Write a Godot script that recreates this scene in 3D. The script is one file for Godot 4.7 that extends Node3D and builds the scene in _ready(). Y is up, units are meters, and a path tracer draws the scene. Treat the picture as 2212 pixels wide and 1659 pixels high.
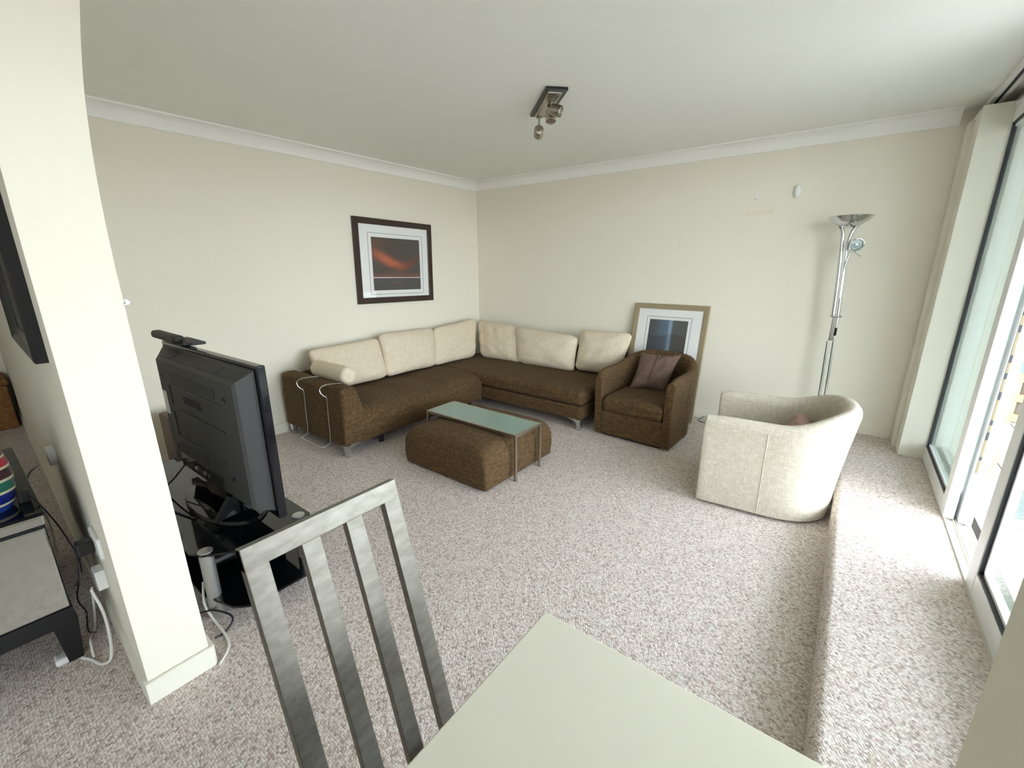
extends Node3D

# ---------------------------------------------------------------- mesh builder
class MB:
	var v := PackedVector3Array()
	var t := PackedInt32Array()
	var laid := false

	func add(vs: PackedVector3Array, ts: PackedInt32Array, closed := true) -> MB:
		if closed:
			var vol := 0.0
			var c := Vector3.ZERO
			for p in vs: c += p
			c /= maxf(1.0, vs.size())
			for i in range(0, ts.size(), 3):
				vol += (vs[ts[i]] - c).dot((vs[ts[i + 1]] - c).cross(vs[ts[i + 2]] - c))
			if vol < 0.0:
				for i in range(0, ts.size(), 3):
					var k := ts[i + 1]
					ts[i + 1] = ts[i + 2]
					ts[i + 2] = k
		var b := v.size()
		v.append_array(vs)
		for i in ts: t.append(i + b)
		return self

	# box of size s centred at c, edges rounded by r in n steps; sub splits the flats; f bends every point
	func box(c: Vector3, s: Vector3, r := 0.0, n := 1, sub := 1, basis := Basis(), f = null) -> MB:
		var h := s * 0.5
		r = minf(r, minf(h.x, minf(h.y, h.z)) * 0.999)
		var vs := PackedVector3Array()
		var ts := PackedInt32Array()
		var steps := []
		for ax in 3:
			var a: Array[float] = []
			var inner: float = h[ax] - r
			if r > 0.0:
				for i in range(n, 0, -1): a.append(-inner - r * tan(PI / 4 * i / n))
			for i in sub + 1: a.append(-inner + 2.0 * inner * i / sub)
			if r > 0.0:
				for i in range(1, n + 1): a.append(inner + r * tan(PI / 4 * i / n))
			steps.append(a)
		for ax in 3:
			var u := (ax + 1) % 3
			var w := (ax + 2) % 3
			for sg in [-1.0, 1.0]:
				var base := vs.size()
				var au: Array = steps[u]
				var aw: Array = steps[w]
				for pu in au:
					for pw in aw:
						var p := Vector3.ZERO
						p[ax] = sg * h[ax]
						p[u] = pu
						p[w] = pw
						var q := p.clamp(-(h - Vector3.ONE * r), h - Vector3.ONE * r)
						if r > 0.0: p = q + (p - q).normalized() * r
						if f != null: p = f.call(p, h)
						vs.append(c + basis * p)
				var m := aw.size()
				for i in au.size() - 1:
					for j in m - 1:
						var k := base + i * m + j
						if sg > 0: ts.append_array([k, k + m, k + m + 1, k, k + m + 1, k + 1])
						else: ts.append_array([k, k + m + 1, k + m, k, k + 1, k + m + 1])
		return add(vs, ts)

	# surface through rows of points
	func grid(rows: Array, cu := false, cv := false, caps := false) -> MB:
		var vs := PackedVector3Array()
		var ts := PackedInt32Array()
		var m: int = rows[0].size()
		var n := rows.size()
		for r in rows: vs.append_array(r)
		for i in (n if cu else n - 1):
			for j in (m if cv else m - 1):
				var a := i * m + j
				var b := i * m + (j + 1) % m
				var c := ((i + 1) % n) * m + (j + 1) % m
				var d := ((i + 1) % n) * m + j
				ts.append_array([a, b, c, a, c, d])
		if caps:
			for e in 2:
				var o := e * (n - 1) * m
				var mid := Vector3.ZERO
				for j in m: mid += vs[o + j]
				vs.append(mid / m)
				var k := vs.size() - 1
				for j in m:
					if e == 0: ts.append_array([k, o + (j + 1) % m, o + j])
					else: ts.append_array([k, o + j, o + (j + 1) % m])
		return add(vs, ts, true)

	func tube(path: PackedVector3Array, r: float, sides := 8, r1 := -1.0, flat := 1.0) -> MB:
		var rows := []
		var n := path.size()
		var up := Vector3.UP
		var d0 := (path[1] - path[0]).normalized()
		if absf(d0.dot(up)) > 0.9: up = Vector3.RIGHT
		var x := d0.cross(up).normalized()
		for i in n:
			var d := (path[mini(i + 1, n - 1)] - path[maxi(i - 1, 0)]).normalized()
			x = (x - d * x.dot(d)).normalized()
			var y := d.cross(x)
			var rr := r if r1 < 0 else lerpf(r, r1, float(i) / (n - 1))
			var row := PackedVector3Array()
			for k in sides:
				var a := TAU * k / sides
				row.append(path[i] + (x * cos(a) + y * sin(a) * flat) * rr)
			rows.append(row)
		return grid(rows, false, true, true)

	# profile of (radius, height) points turned about y
	func lathe(pr: Array, c := Vector3.ZERO, sides := 24, basis := Basis()) -> MB:
		var rows := []
		for p in pr:
			var row := PackedVector3Array()
			for k in sides:
				var a := TAU * k / sides
				row.append(c + basis * Vector3(p.x * cos(a), p.y, p.x * sin(a)))
			rows.append(row)
		return grid(rows, false, true, true)

	# polygon in the plane (ux, uy), pushed along d
	func prism(poly: PackedVector2Array, o: Vector3, ux: Vector3, uy: Vector3, d: Vector3) -> MB:
		var vs := PackedVector3Array()
		var ts := PackedInt32Array()
		var n := poly.size()
		for p in poly: vs.append(o + ux * p.x + uy * p.y)
		for p in poly: vs.append(o + ux * p.x + uy * p.y + d)
		var tr := Geometry2D.triangulate_polygon(poly)
		var ccw := not Geometry2D.is_polygon_clockwise(poly)
		for i in range(0, tr.size(), 3):
			var q := [tr[i], tr[i + 1], tr[i + 2]]
			var ar := (poly[q[1]] - poly[q[0]]).cross(poly[q[2]] - poly[q[0]])
			if (ar > 0) != ccw: q = [q[0], q[2], q[1]]
			ts.append_array([q[0], q[2], q[1], n + q[0], n + q[1], n + q[2]])
		for i in n:
			var j := (i + 1) % n
			ts.append_array([i, j, n + j, i, n + j, n + i])
		return add(vs, ts)

	func done(deg := 35.0) -> ArrayMesh:
		var lim := cos(deg_to_rad(deg))
		var nt := t.size() / 3
		var fn := PackedVector3Array()
		fn.resize(nt)
		var fu := PackedVector3Array()
		fu.resize(nt)
		var at := {}
		var keys := []
		keys.resize(v.size())
		for i in v.size(): keys[i] = Vector3i((v[i] * 20000.0).round())
		for i in nt:
			var a := v[t[3 * i]]
			var nrm := (v[t[3 * i + 1]] - a).cross(v[t[3 * i + 2]] - a)
			fn[i] = nrm
			fu[i] = nrm.normalized()
			for k in 3:
				var key = keys[t[3 * i + k]]
				if at.has(key): at[key].append(i)
				else: at[key] = PackedInt32Array([i])
		var ov := PackedVector3Array()
		var on := PackedVector3Array()
		ov.resize(nt * 3)
		on.resize(nt * 3)
		for i in nt:
			for k in 3:
				var s := Vector3.ZERO
				for j in at[keys[t[3 * i + k]]]:
					if fu[i].dot(fu[j]) >= lim: s += fn[j]
				var o: int = 3 * i + [0, 2, 1][k]
				ov[o] = v[t[3 * i + k]]
				on[o] = s.normalized() if s.length() > 1e-12 else fu[i]
		var arr := []
		arr.resize(Mesh.ARRAY_MAX)
		arr[Mesh.ARRAY_VERTEX] = ov
		arr[Mesh.ARRAY_NORMAL] = on
		if laid:
			# laid like carpet: metres across the floor, carried on down a riser
			var uv := PackedVector2Array()
			for p in ov: uv.append(Vector2(p.x + p.y, p.z))
			arr[Mesh.ARRAY_TEX_UV] = uv
		var me := ArrayMesh.new()
		me.add_surface_from_arrays(Mesh.PRIMITIVE_TRIANGLES, arr)
		return me

# ---------------------------------------------------------------- scene helpers
const TAPER := 0.024
var taken := {}
var M := {}
var rng := RandomNumberGenerator.new()

func numbered(n: String) -> String:
	if not taken.has(n):
		taken[n] = 0
		return n
	taken[n] += 1
	return "%s_%03d" % [n, taken[n]]

func tag(o: Node3D, label: String, category := "", group := "", kind := "") -> Node3D:
	o.set_meta("label", label)
	if category: o.set_meta("category", category)
	if group: o.set_meta("group", group)
	if kind: o.set_meta("kind", kind)
	return o

func thing(called: String, label: String, category: String, at := Vector3.ZERO, group := "") -> Node3D:
	var o := Node3D.new()
	o.name = numbered(called)
	add_child(o, true)
	o.position = at
	return tag(o, label, category, group)

func part(called: String, mb: MB, m: Material, parent: Node3D, deg := 35.0) -> MeshInstance3D:
	var o := MeshInstance3D.new()
	mb.laid = m == M.carpet
	o.mesh = mb.done(deg)
	o.material_override = m
	o.cast_shadow = GeometryInstance3D.SHADOW_CASTING_SETTING_ON
	o.name = called if parent != self else numbered(called)
	parent.add_child(o, true)
	return o

func struct(called: String, mb: MB, m: Material, label: String, deg := 35.0) -> MeshInstance3D:
	var o := part(called, mb, m, self, deg)
	tag(o, label, "", "", "structure")
	return o

# a flat rectangle with 0..1 texture coordinates: corner o (top left), ux across, uy down
func sheet(called: String, o: Vector3, ux: Vector3, uy: Vector3, m: Material, parent: Node3D) -> MeshInstance3D:
	var arr := []
	arr.resize(Mesh.ARRAY_MAX)
	var n := uy.cross(ux).normalized()
	arr[Mesh.ARRAY_VERTEX] = PackedVector3Array([o, o + ux, o + ux + uy, o + uy])
	arr[Mesh.ARRAY_NORMAL] = PackedVector3Array([n, n, n, n])
	arr[Mesh.ARRAY_TEX_UV] = PackedVector2Array([Vector2(0, 0), Vector2(1, 0), Vector2(1, 1), Vector2(0, 1)])
	arr[Mesh.ARRAY_INDEX] = PackedInt32Array([0, 1, 2, 0, 2, 3])
	var me := ArrayMesh.new()
	me.add_surface_from_arrays(Mesh.PRIMITIVE_TRIANGLES, arr)
	var x := MeshInstance3D.new()
	x.mesh = me
	x.material_override = m
	x.name = called
	parent.add_child(x, true)
	return x

func bx(c: Vector3, s: Vector3, r := 0.0, n := 1) -> MB:
	return MB.new().box(c, s, r, n)

# box between two corners
func cb(a: Vector3, b: Vector3, r := 0.0, n := 1) -> MB:
	return MB.new().box((a + b) * 0.5, (b - a).abs(), r, n)

# a smooth path through points
func curve(pts: Array, per := 6) -> PackedVector3Array:
	var out := PackedVector3Array()
	for i in pts.size() - 1:
		var p0: Vector3 = pts[maxi(i - 1, 0)]
		var p1: Vector3 = pts[i]
		var p2: Vector3 = pts[i + 1]
		var p3: Vector3 = pts[mini(i + 2, pts.size() - 1)]
		for k in per:
			out.append(p1.cubic_interpolate(p2, p0, p3, float(k) / per))
	out.append(pts[-1])
	return out

# ---------------------------------------------------------------- materials
func mat(c: Color, rough := 0.8, metal := 0.0) -> StandardMaterial3D:
	var m := StandardMaterial3D.new()
	m.albedo_color = c
	m.roughness = rough
	m.metallic = metal
	return m

func tri(m: StandardMaterial3D, img: Image, per_metre: float, world := false) -> StandardMaterial3D:
	m.albedo_texture = ImageTexture.create_from_image(img)
	m.uv1_triplanar = true
	m.uv1_world_triplanar = world
	m.uv1_triplanar_sharpness = 6.0
	m.uv1_scale = Vector3.ONE * per_metre
	return m

func relief(m: StandardMaterial3D, img: Image, cm: float) -> StandardMaterial3D:
	m.heightmap_enabled = true
	m.heightmap_texture = ImageTexture.create_from_image(img)
	m.heightmap_scale = cm
	return m

func rgb(r: float, g: float, b: float) -> Color:
	return Color(r / 255.0, g / 255.0, b / 255.0)

# looped wool carpet: uneven loops laid over a darker ground, shade painted at loop edges and gaps, each with its own fleck; returns [colour, height]
func carpet_images() -> Array:
	var n := 1000
	var nx := 100
	var ny := 125
	var pal := [Vector3(246, 236, 228), Vector3(236, 224, 214), Vector3(224, 210, 200), Vector3(207, 192, 181), Vector3(184, 168, 158), Vector3(231, 212, 203), Vector3(241, 233, 226)]
	var odds := [0.2, 0.25, 0.21, 0.13, 0.06, 0.08, 0.07]
	var noise := FastNoiseLite.new()
	noise.seed = 5
	noise.frequency = 0.09
	var col := PackedByteArray()
	col.resize(n * n * 3)
	for p in n * n:
		col[3 * p] = 178
		col[3 * p + 1] = 163
		col[3 * p + 2] = 152
	var hgt := PackedByteArray()
	hgt.resize(n * n)
	for j in ny:
		for i in nx:
			var q := rng.randf()
			var k := 0
			while k < 6 and q > odds[k]:
				q -= odds[k]
				k += 1
			var c: Vector3 = pal[k] + Vector3.ONE * (noise.get_noise_2d(i, j) * 8.0 + rng.randf_range(-6, 6))
			var cx := i * 10.0 + 5.0 + rng.randf_range(-2.0, 2.0) + (5.0 if j % 2 else 0.0)
			var cy := j * 8.0 + 4.0 + rng.randf_range(-1.6, 1.6)
			var t := 0.35 + rng.randf_range(-0.5, 0.5)
			var ct := cos(t)
			var st := sin(t)
			var rx := rng.randf_range(5.6, 7.6)
			var ry := rng.randf_range(3.6, 4.8)
			var amp := rng.randf_range(0.75, 1.0)
			var split := rng.randf_range(-0.2, 0.2)
			for y in range(int(cy) - 6, int(cy) + 7):
				for x in range(int(cx) - 7, int(cx) + 8):
					var a := ((x - cx) * ct + (y - cy) * st) / rx
					var b := ((y - cy) * ct - (x - cx) * st) / ry
					var d := 1.0 - a * a - b * b
					if d > 0.0:
						var h := int(255.0 * sqrt(d) * amp)
						var p := posmod(y, n) * n + posmod(x, n)
						if h > hgt[p]:
							hgt[p] = h
							# painted dome shade darkens the loop edges; two twisted plies show as a faint line
							var s := (0.86 + 0.14 * d) * (0.94 if absf(b - split) < 0.14 else 1.0)
							col[3 * p] = clampi(int(c.x * s), 0, 255)
							col[3 * p + 1] = clampi(int(c.y * s), 0, 255)
							col[3 * p + 2] = clampi(int(c.z * s), 0, 255)
	return [Image.create_from_data(n, n, false, Image.FORMAT_RGB8, col), Image.create_from_data(n, n, false, Image.FORMAT_L8, hgt)]

# woven cloth: slubs run across (and, by share "down", down as well)
func weave(base: Vector3, light: Vector3, n: int, slubs: int, longest: int, down: float, seed_: int, grain := 8.0, mottle := 10.0) -> Image:
	var r := RandomNumberGenerator.new()
	r.seed = seed_
	var noise := FastNoiseLite.new()
	noise.seed = seed_
	noise.frequency = 0.025
	var amount := PackedFloat32Array()
	amount.resize(n * n)
	for k in slubs:
		var x := r.randi() % n
		var y := r.randi() % n
		var ln := r.randi_range(longest / 6, longest)
		var s := r.randf_range(0.1, 0.6)
		var dn := r.randf() < down
		for i in ln:
			var f := s * sin(PI * (i + 0.5) / ln)
			var p := ((y + i) % n) * n + x if dn else y * n + (x + i) % n
			amount[p] = minf(1.0, amount[p] + f)
	var col := PackedByteArray()
	col.resize(n * n * 3)
	for y in n:
		for x in n:
			var p := y * n + x
			var c := base.lerp(light, amount[p]) + Vector3.ONE * (r.randf_range(-grain, grain) + noise.get_noise_2d(x, y) * mottle - (5.0 if (x + y) % 3 == 0 else 0.0))
			col[3 * p] = clampi(int(c.x), 0, 255)
			col[3 * p + 1] = clampi(int(c.y), 0, 255)
			col[3 * p + 2] = clampi(int(c.z), 0, 255)
	return Image.create_from_data(n, n, false, Image.FORMAT_RGB8, col)

func speckle(base: Color, n: int, amp: float, freq: float, sx: float, sy: float, seed_: int) -> Image:
	var noise := FastNoiseLite.new()
	noise.seed = seed_
	noise.frequency = freq
	var im := Image.create(n, n, false, Image.FORMAT_RGB8)
	for y in n:
		for x in n:
			var d := noise.get_noise_2d(x * sx, y * sy) * amp
			im.set_pixel(x, y, Color(base.r + d, base.g + d, base.b + d))
	return im

func sunset_image() -> Image:
	var w := 256
	var h := 256
	var im := Image.create(w, h, false, Image.FORMAT_RGB8)
	var noise := FastNoiseLite.new()
	noise.seed = 3
	noise.frequency = 0.02
	for y in h:
		for x in w:
			var u := float(x) / w
			var t := float(y) / h
			var c := Color(0.21, 0.185, 0.17)
			var k := noise.get_noise_2d(x, y * 2.2) * 0.04
			if t < 0.74:
				# a glowing cloud that sinks from the left and lifts at the right, round a dark cloud
				var mid := 0.25 + 0.28 * sin(clampf(u * 1.15, 0, 1) * PI * 0.62) - 0.22 * pow(maxf(u - 0.62, 0) / 0.38, 1.6) + k
				var wide := 0.16 - 0.075 * u
				var g := exp(-pow((t - mid) / wide, 2.0))
				var hot := exp(-pow((u - 0.2) / 0.26, 2.0)) * 0.95 + exp(-pow((u - 0.46) / 0.2, 2.0)) * 0.6
				c = c.lerp(Color(0.42, 0.16, 0.11), clampf(g * 1.05, 0, 1))
				c = c.lerp(Color(0.78, 0.38, 0.2), clampf(g * g * hot, 0, 1))
				var up := exp(-pow((u - 0.12) / 0.32, 2.0)) * exp(-pow((t - 0.1) / 0.16, 2.0))
				c = c.lerp(Color(0.36, 0.19, 0.15), up * 0.8)
				var dark := exp(-pow(Vector2((u - 0.74) / 0.26, (t - 0.2) / 0.2).length(), 4.0))
				c = c.lerp(Color(0.2, 0.195, 0.18), dark)
				var low := exp(-pow((t - 0.7) / 0.035, 2.0))
				c = c.lerp(Color(0.5, 0.25, 0.2), low * 0.8)
			elif t < 0.765:
				c = Color(0.86, 0.74, 0.76)
			else:
				c = Color(0.215, 0.205, 0.205).lerp(Color(0.25, 0.27, 0.4), exp(-pow((t - 0.77) / 0.012, 2.0)))
				var refl := exp(-pow((t - 0.865) / 0.012, 2.0)) * exp(-pow((u - 0.5) / 0.14, 2.0))
				c = c.lerp(Color(0.52, 0.3, 0.22), refl)
			im.set_pixel(x, y, c)
	return im

func seascape_image() -> Image:
	var w := 192
	var h := 384
	var im := Image.create(w, h, false, Image.FORMAT_RGB8)
	for y in h:
		for x in w:
			var u := float(x) / w
			var t := float(y) / h
			var c := Color(0.25, 0.28, 0.31).lerp(Color(0.33, 0.42, 0.52), smoothstep(0.1, 0.42, u))
			c = c.lerp(Color(0.6, 0.68, 0.78), exp(-pow((u - 0.56) / 0.055, 2.0)))
			if u > 0.58: c = c.lerp(Color(0.31, 0.32, 0.32), smoothstep(0.58, 0.66, u))
			var edge := 0.2 + 0.02 * sin(u * 7.0)
			if t > edge:
				c = c.darkened(0.28 * (1.0 - exp(-pow((u - 0.56) / 0.08, 2.0)) * 0.6))
				c = c.lerp(Color(0.14, 0.2, 0.3), 0.3 * smoothstep(0.65, 0.2, u))
			im.set_pixel(x, y, c)
	return im

func make_materials() -> void:
	rng.seed = 11
	var cp := carpet_images()
	M.carpet = mat(Color(1, 1, 1), 0.96)
	var bump: Image = cp[1]
	bump.convert(Image.FORMAT_RGB8)
	bump.bump_map_to_normal_map(1.4)
	M.carpet.normal_enabled = true
	M.carpet.normal_texture = ImageTexture.create_from_image(bump)
	M.carpet.normal_scale = 1.0
	M.carpet.albedo_texture = ImageTexture.create_from_image(cp[0])
	M.carpet.uv1_scale = Vector3.ONE / 0.95
	M.wall = mat(rgb(239, 234, 218), 0.9)
	M.ceiling = mat(rgb(243, 243, 236), 0.92)
	M.cove = mat(rgb(250, 249, 244), 0.75)
	M.trim = mat(rgb(240, 236, 222), 0.55)
	M.upvc = mat(rgb(240, 241, 240), 0.35)
	M.white = mat(rgb(238, 238, 234), 0.4)
	M.gasket = mat(rgb(52, 54, 60), 0.6)
	M.glass = mat(Color(0.7, 0.8, 0.75, 0.3), 0.02)
	M.glass.transparency = BaseMaterial3D.TRANSPARENCY_ALPHA
	M.glass_dull = mat(Color(0.68, 0.78, 0.73, 0.34), 0.03)
	M.glass_dull.transparency = BaseMaterial3D.TRANSPARENCY_ALPHA
	M.pane = mat(Color(0.2, 0.2, 0.2, 0.03), 0.02)
	M.pane.transparency = BaseMaterial3D.TRANSPARENCY_ALPHA
	var br := weave(Vector3(75, 56, 31), Vector3(144, 114, 70), 512, 4200, 70, 0.16, 21, 7.0, 14.0)
	M.brown = tri(mat(Color(1, 1, 1), 0.95), br, 1.0 / 0.55)
	M.cushion = tri(mat(Color(1, 1, 1), 0.97), weave(Vector3(222, 207, 182), Vector3(236, 224, 204), 256, 2400, 26, 0.5, 33, 7.0, 9.0), 1.0 / 0.3)
	M.linen = tri(mat(Color(1, 1, 1), 0.95), weave(Vector3(194, 185, 166), Vector3(228, 221, 206), 512, 9000, 60, 0.5, 44, 6.0, 10.0), 1.0 / 0.5)
	M.taupe = tri(mat(Color(1, 1, 1), 0.9), weave(Vector3(104, 84, 72), Vector3(120, 98, 84), 128, 400, 30, 0.5, 45, 5.0, 8.0), 1.0 / 0.2)
	M.mauve = mat(rgb(176, 148, 138), 0.9)
	M.chrome = mat(rgb(205, 208, 210), 0.1, 1.0)
	M.nickel = mat(rgb(178, 172, 160), 0.32, 1.0)
	M.steel = tri(mat(Color(1, 1, 1), 0.42, 1.0), speckle(rgb(122, 119, 111), 256, 0.06, 0.02, 1.0, 3.0, 14), 3.2)
	M.satin = mat(rgb(190, 190, 188), 0.4, 0.9)
	M.frost = mat(rgb(128, 156, 146), 0.16)
	M.black = mat(rgb(26, 26, 28), 0.35)
	M.blackglass = mat(rgb(10, 11, 13), 0.06)
	M.gloss = mat(rgb(16, 17, 22), 0.1)
	M.plastic = mat(rgb(50, 50, 49), 0.55)
	M.plastic2 = mat(rgb(46, 46, 46), 0.6)
	M.plastic3 = mat(rgb(66, 66, 65), 0.55)
	M.wood = mat(rgb(52, 34, 28), 0.4)
	M.gold = mat(rgb(170, 156, 126), 0.4, 0.35)
	M.mount = mat(rgb(252, 253, 251), 0.8)
	M.line = mat(rgb(110, 108, 106), 0.8)
	M.table = mat(rgb(242, 238, 222), 0.3)
	M.cable = mat(rgb(236, 234, 226), 0.5)
	M.mirror = mat(rgb(225, 228, 226), 0.08, 1.0)
	M.wicker = tri(mat(Color(1, 1, 1), 0.8), weave(Vector3(132, 92, 52), Vector3(190, 146, 92), 128, 700, 18, 0.2, 61, 16.0, 20.0), 1.0 / 0.2)
	M.speaker = mat(rgb(96, 80, 68), 0.6)
	M.paving = tri(mat(Color(1, 1, 1), 0.8), speckle(rgb(178, 172, 160), 256, 0.1, 0.02, 1, 1, 71), 1.2, true)
	M.mat = tri(mat(Color(1, 1, 1), 0.95), speckle(rgb(128, 140, 146), 128, 0.08, 0.2, 1, 1, 72), 3.0, true)
	M.render = mat(rgb(236, 238, 238), 0.9)
	M.render_shaded = mat(rgb(112, 128, 126), 0.9)  # white render with the balcony shade put into its colour
	M.teak = tri(mat(Color(1, 1, 1), 0.6), speckle(rgb(206, 164, 112), 128, 0.1, 0.06, 1, 0.2, 73), 3.0)
	M.sling = mat(rgb(112, 110, 102), 0.9)
	M.sill = mat(rgb(226, 222, 212), 0.5)
	M.filler = mat(rgb(236, 226, 208), 0.9)
	M.scratch = mat(rgb(196, 186, 164), 0.9)
	M.brass = mat(rgb(126, 118, 88), 0.5, 0.3)
	M.groove = mat(rgb(70, 68, 64), 0.7)

# ---------------------------------------------------------------- the scene
func _ready() -> void:
	# camera, sky, exposure
	var cam := Camera3D.new()
	cam.name = "camera"
	cam.position = Vector3(3.831, 1.432, 4.296)
	cam.rotation_degrees = Vector3(-15.2, 37.45, -0.1)
	cam.fov = rad_to_deg(2.0 * atan(829.5 / 940.0))
	cam.near = 0.03
	add_child(cam, true)
	cam.current = true
	var sky_m := ProceduralSkyMaterial.new()
	sky_m.sky_top_color = Color(0.86, 0.915, 0.98)
	sky_m.sky_horizon_color = Color(0.935, 0.96, 0.975)
	sky_m.sky_curve = 0.2
	sky_m.ground_bottom_color = Color(0.6, 0.6, 0.61)
	sky_m.ground_horizon_color = Color(0.68, 0.69, 0.7)
	sky_m.sky_energy_multiplier = 1.0
	var sky := Sky.new()
	sky.sky_material = sky_m
	var env := Environment.new()
	env.background_mode = Environment.BG_SKY
	env.sky = sky
	env.tonemap_mode = Environment.TONE_MAPPER_LINEAR
	env.tonemap_exposure = 23.0
	env.sdfgi_enabled = true
	env.ssao_enabled = true
	env.ssil_enabled = true
	var we := WorldEnvironment.new()
	we.name = "world_environment"
	we.environment = env
	add_child(we, true)
	make_materials()
	build_room()
	build_doors()
	build_outside()
	build_sofas()
	build_cushions()
	build_ottoman()
	build_tub_chairs()
	build_lamps()
	build_pictures()
	build_tv()
	build_dining()
	build_beyond()
	build_small()

func near_face(x: float) -> float:
	return 4.128 - maxf(0.0, 2.1 - x) * TAPER

func build_room() -> void:
	struct("floor", cb(Vector3(-2.7, -0.15, -0.2), Vector3(4.45, 0.0, 7.1)), M.carpet, "beige flecked loop pile carpet covering the main floor")
	# carpeted step with a rounded nosing along the glazed doors
	var pr := PackedVector2Array([Vector2(3.936, 0.0), Vector2(3.934, 0.085)])
	for i in 7:
		var a := PI - PI / 2 * i / 6.0
		pr.append(Vector2(3.972 + 0.036 * cos(a), 0.089 + 0.036 * sin(a)))
	pr.append_array([Vector2(4.405, 0.125), Vector2(4.405, 0.0)])
	struct("floor_step", MB.new().prism(pr, Vector3.ZERO, Vector3.RIGHT, Vector3.UP, Vector3(0, 0, 3.96)), M.carpet, "carpeted raised step running along the glazed doors")
	struct("ceiling", cb(Vector3(-2.7, 2.4, -0.2), Vector3(4.7, 2.6, 7.1)), M.ceiling, "plain off white ceiling")
	struct("wall_back", cb(Vector3(-0.2, -0.1, -0.2), Vector3(4.62, 2.45, 0.0)), M.wall, "cream back wall behind the floor lamp")
	struct("wall_left", cb(Vector3(-0.2, -0.1, 0.0), Vector3(0.0, 2.45, 3.96)), M.wall, "cream wall behind the left hand sofa")
	# window wall: header, sill upstand and end pier, then the dining part behind the camera
	var wr := MB.new()
	wr.box(Vector3(4.53, 2.38, 3.5), Vector3(0.2, 0.16, 7.0))
	wr.box(Vector3(4.53, 1.2, 4.1), Vector3(0.18, 2.4, 0.3))
	wr.box(Vector3(4.53, 1.2, 6.85), Vector3(0.18, 2.6, 0.5))
	wr.box(Vector3(4.53, 0.1, 5.4), Vector3(0.18, 0.4, 2.6))
	wr.box(Vector3(4.53, 1.2, 4.6), Vector3(0.18, 2.4, 0.8))
	struct("wall_right", wr, M.wall, "cream wall around the glazed doors")
	struct("wall_far", cb(Vector3(-2.8, -0.1, 3.9), Vector3(-2.5, 2.45, 7.1)), M.wall, "cream wall at the far end of the dining area behind the basket")
	struct("wall_front", cb(Vector3(-2.8, -0.1, 6.9), Vector3(4.7, 2.45, 7.1)), M.wall, "cream wall closing the dining area")
	# dividing wall with an arched opening
	var jamb := [[2.165, 0.0], [2.13, 0.35], [2.108, 0.8], [2.088, 1.3], [2.086, 1.5], [2.11, 1.68], [2.155, 1.81], [2.21, 1.905], [2.32, 2.02], [2.46, 2.1], [2.7, 2.17], [3.0, 2.2], [3.3, 2.18], [3.55, 2.11], [3.72, 2.02], [3.84, 1.9], [3.91, 1.76], [3.935, 1.58], [3.935, 0.0]]
	var arch := PackedVector2Array([Vector2(-2.6, 2.45), Vector2(-2.6, -0.1)])
	arch.append(Vector2(2.165, -0.1))
	var opening: Array[Vector3] = []
	for p in jamb: opening.append(Vector3(p[0], p[1], 0))
	for p in curve(opening.slice(3, 18), 4): opening.append(p)
	for p in [jamb[0], jamb[1], jamb[2]]: arch.append(Vector2(p[0], p[1]))
	for p in curve(opening.slice(3, 18), 4): arch.append(Vector2(p.x, p.y))
	arch.append_array([Vector2(3.935, 0.0), Vector2(3.935, -0.1), Vector2(4.44, -0.1), Vector2(4.44, 2.45)])
	var wp := MB.new().prism(arch, Vector3(0, 0, 3.95), Vector3.RIGHT, Vector3.UP, Vector3(0, 0, 0.178))
	# the wall thins out a little towards its far end
	for i in wp.v.size():
		if wp.v[i].z > 4.1: wp.v[i].z = near_face(wp.v[i].x)
	struct("wall_partition", wp, M.wall, "cream dividing wall with an arched opening", 30)
	# boxed pier in the far corner and its narrow return
	var pier := bx(Vector3(4.355, 1.228, 0.17), Vector3(0.168, 2.206, 0.34), 0.004)
	struct("trim_1", pier, M.trim, "white boxed pier in the corner beside the glazed doors")
	struct("trim_2", bx(Vector3(4.262, 1.21, 0.08), Vector3(0.026, 2.17, 0.16), 0.003), M.trim, "narrow white strip beside the boxed pier")
	# skirting boards
	struct("baseboard_left", MB.new().box(Vector3(0.007, 0.045, 1.97), Vector3(0.014, 0.09, 3.94), 0.004), M.trim, "low white skirting along the left hand wall")
	struct("baseboard_back", MB.new().box(Vector3(1.96, 0.045, 0.007), Vector3(3.95, 0.09, 0.014), 0.004), M.trim, "low white skirting along the back wall")
	var bp := MB.new()
	bp.box(Vector3(2.166, 0.042, 4.039), Vector3(0.014, 0.084, 0.2), 0.004)
	bp.prism(PackedVector2Array([Vector2(-2.5, near_face(-2.5) - 0.01), Vector2(2.16, 4.126), Vector2(2.16, 4.14), Vector2(2.1, 4.14), Vector2(-2.5, near_face(-2.5) + 0.012)]), Vector3.ZERO, Vector3.RIGHT, Vector3.BACK, Vector3(0, 0.084, 0))
	bp.box(Vector3(1.09, 0.042, 3.942), Vector3(2.15, 0.084, 0.016), 0.004)
	struct("baseboard_partition", bp, M.trim, "low white skirting round the end of the dividing wall")
	# concave coving
	var cv := PackedVector2Array([Vector2(0, 0), Vector2(0, -0.092), Vector2(0.012, -0.092)])
	for i in 9:
		var a := PI / 2 * i / 8.0
		cv.append(Vector2(0.088 - 0.074 * cos(a) , -0.086 + 0.074 * sin(a)))
	cv.append_array([Vector2(0.1, -0.012), Vector2(0.1, 0)])
	struct("trim_3", MB.new().prism(cv, Vector3(0, 2.4, 0), Vector3.BACK, Vector3.UP, Vector3(4.215, 0, 0)), M.cove, "white coving along the top of the back wall", 50)
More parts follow.
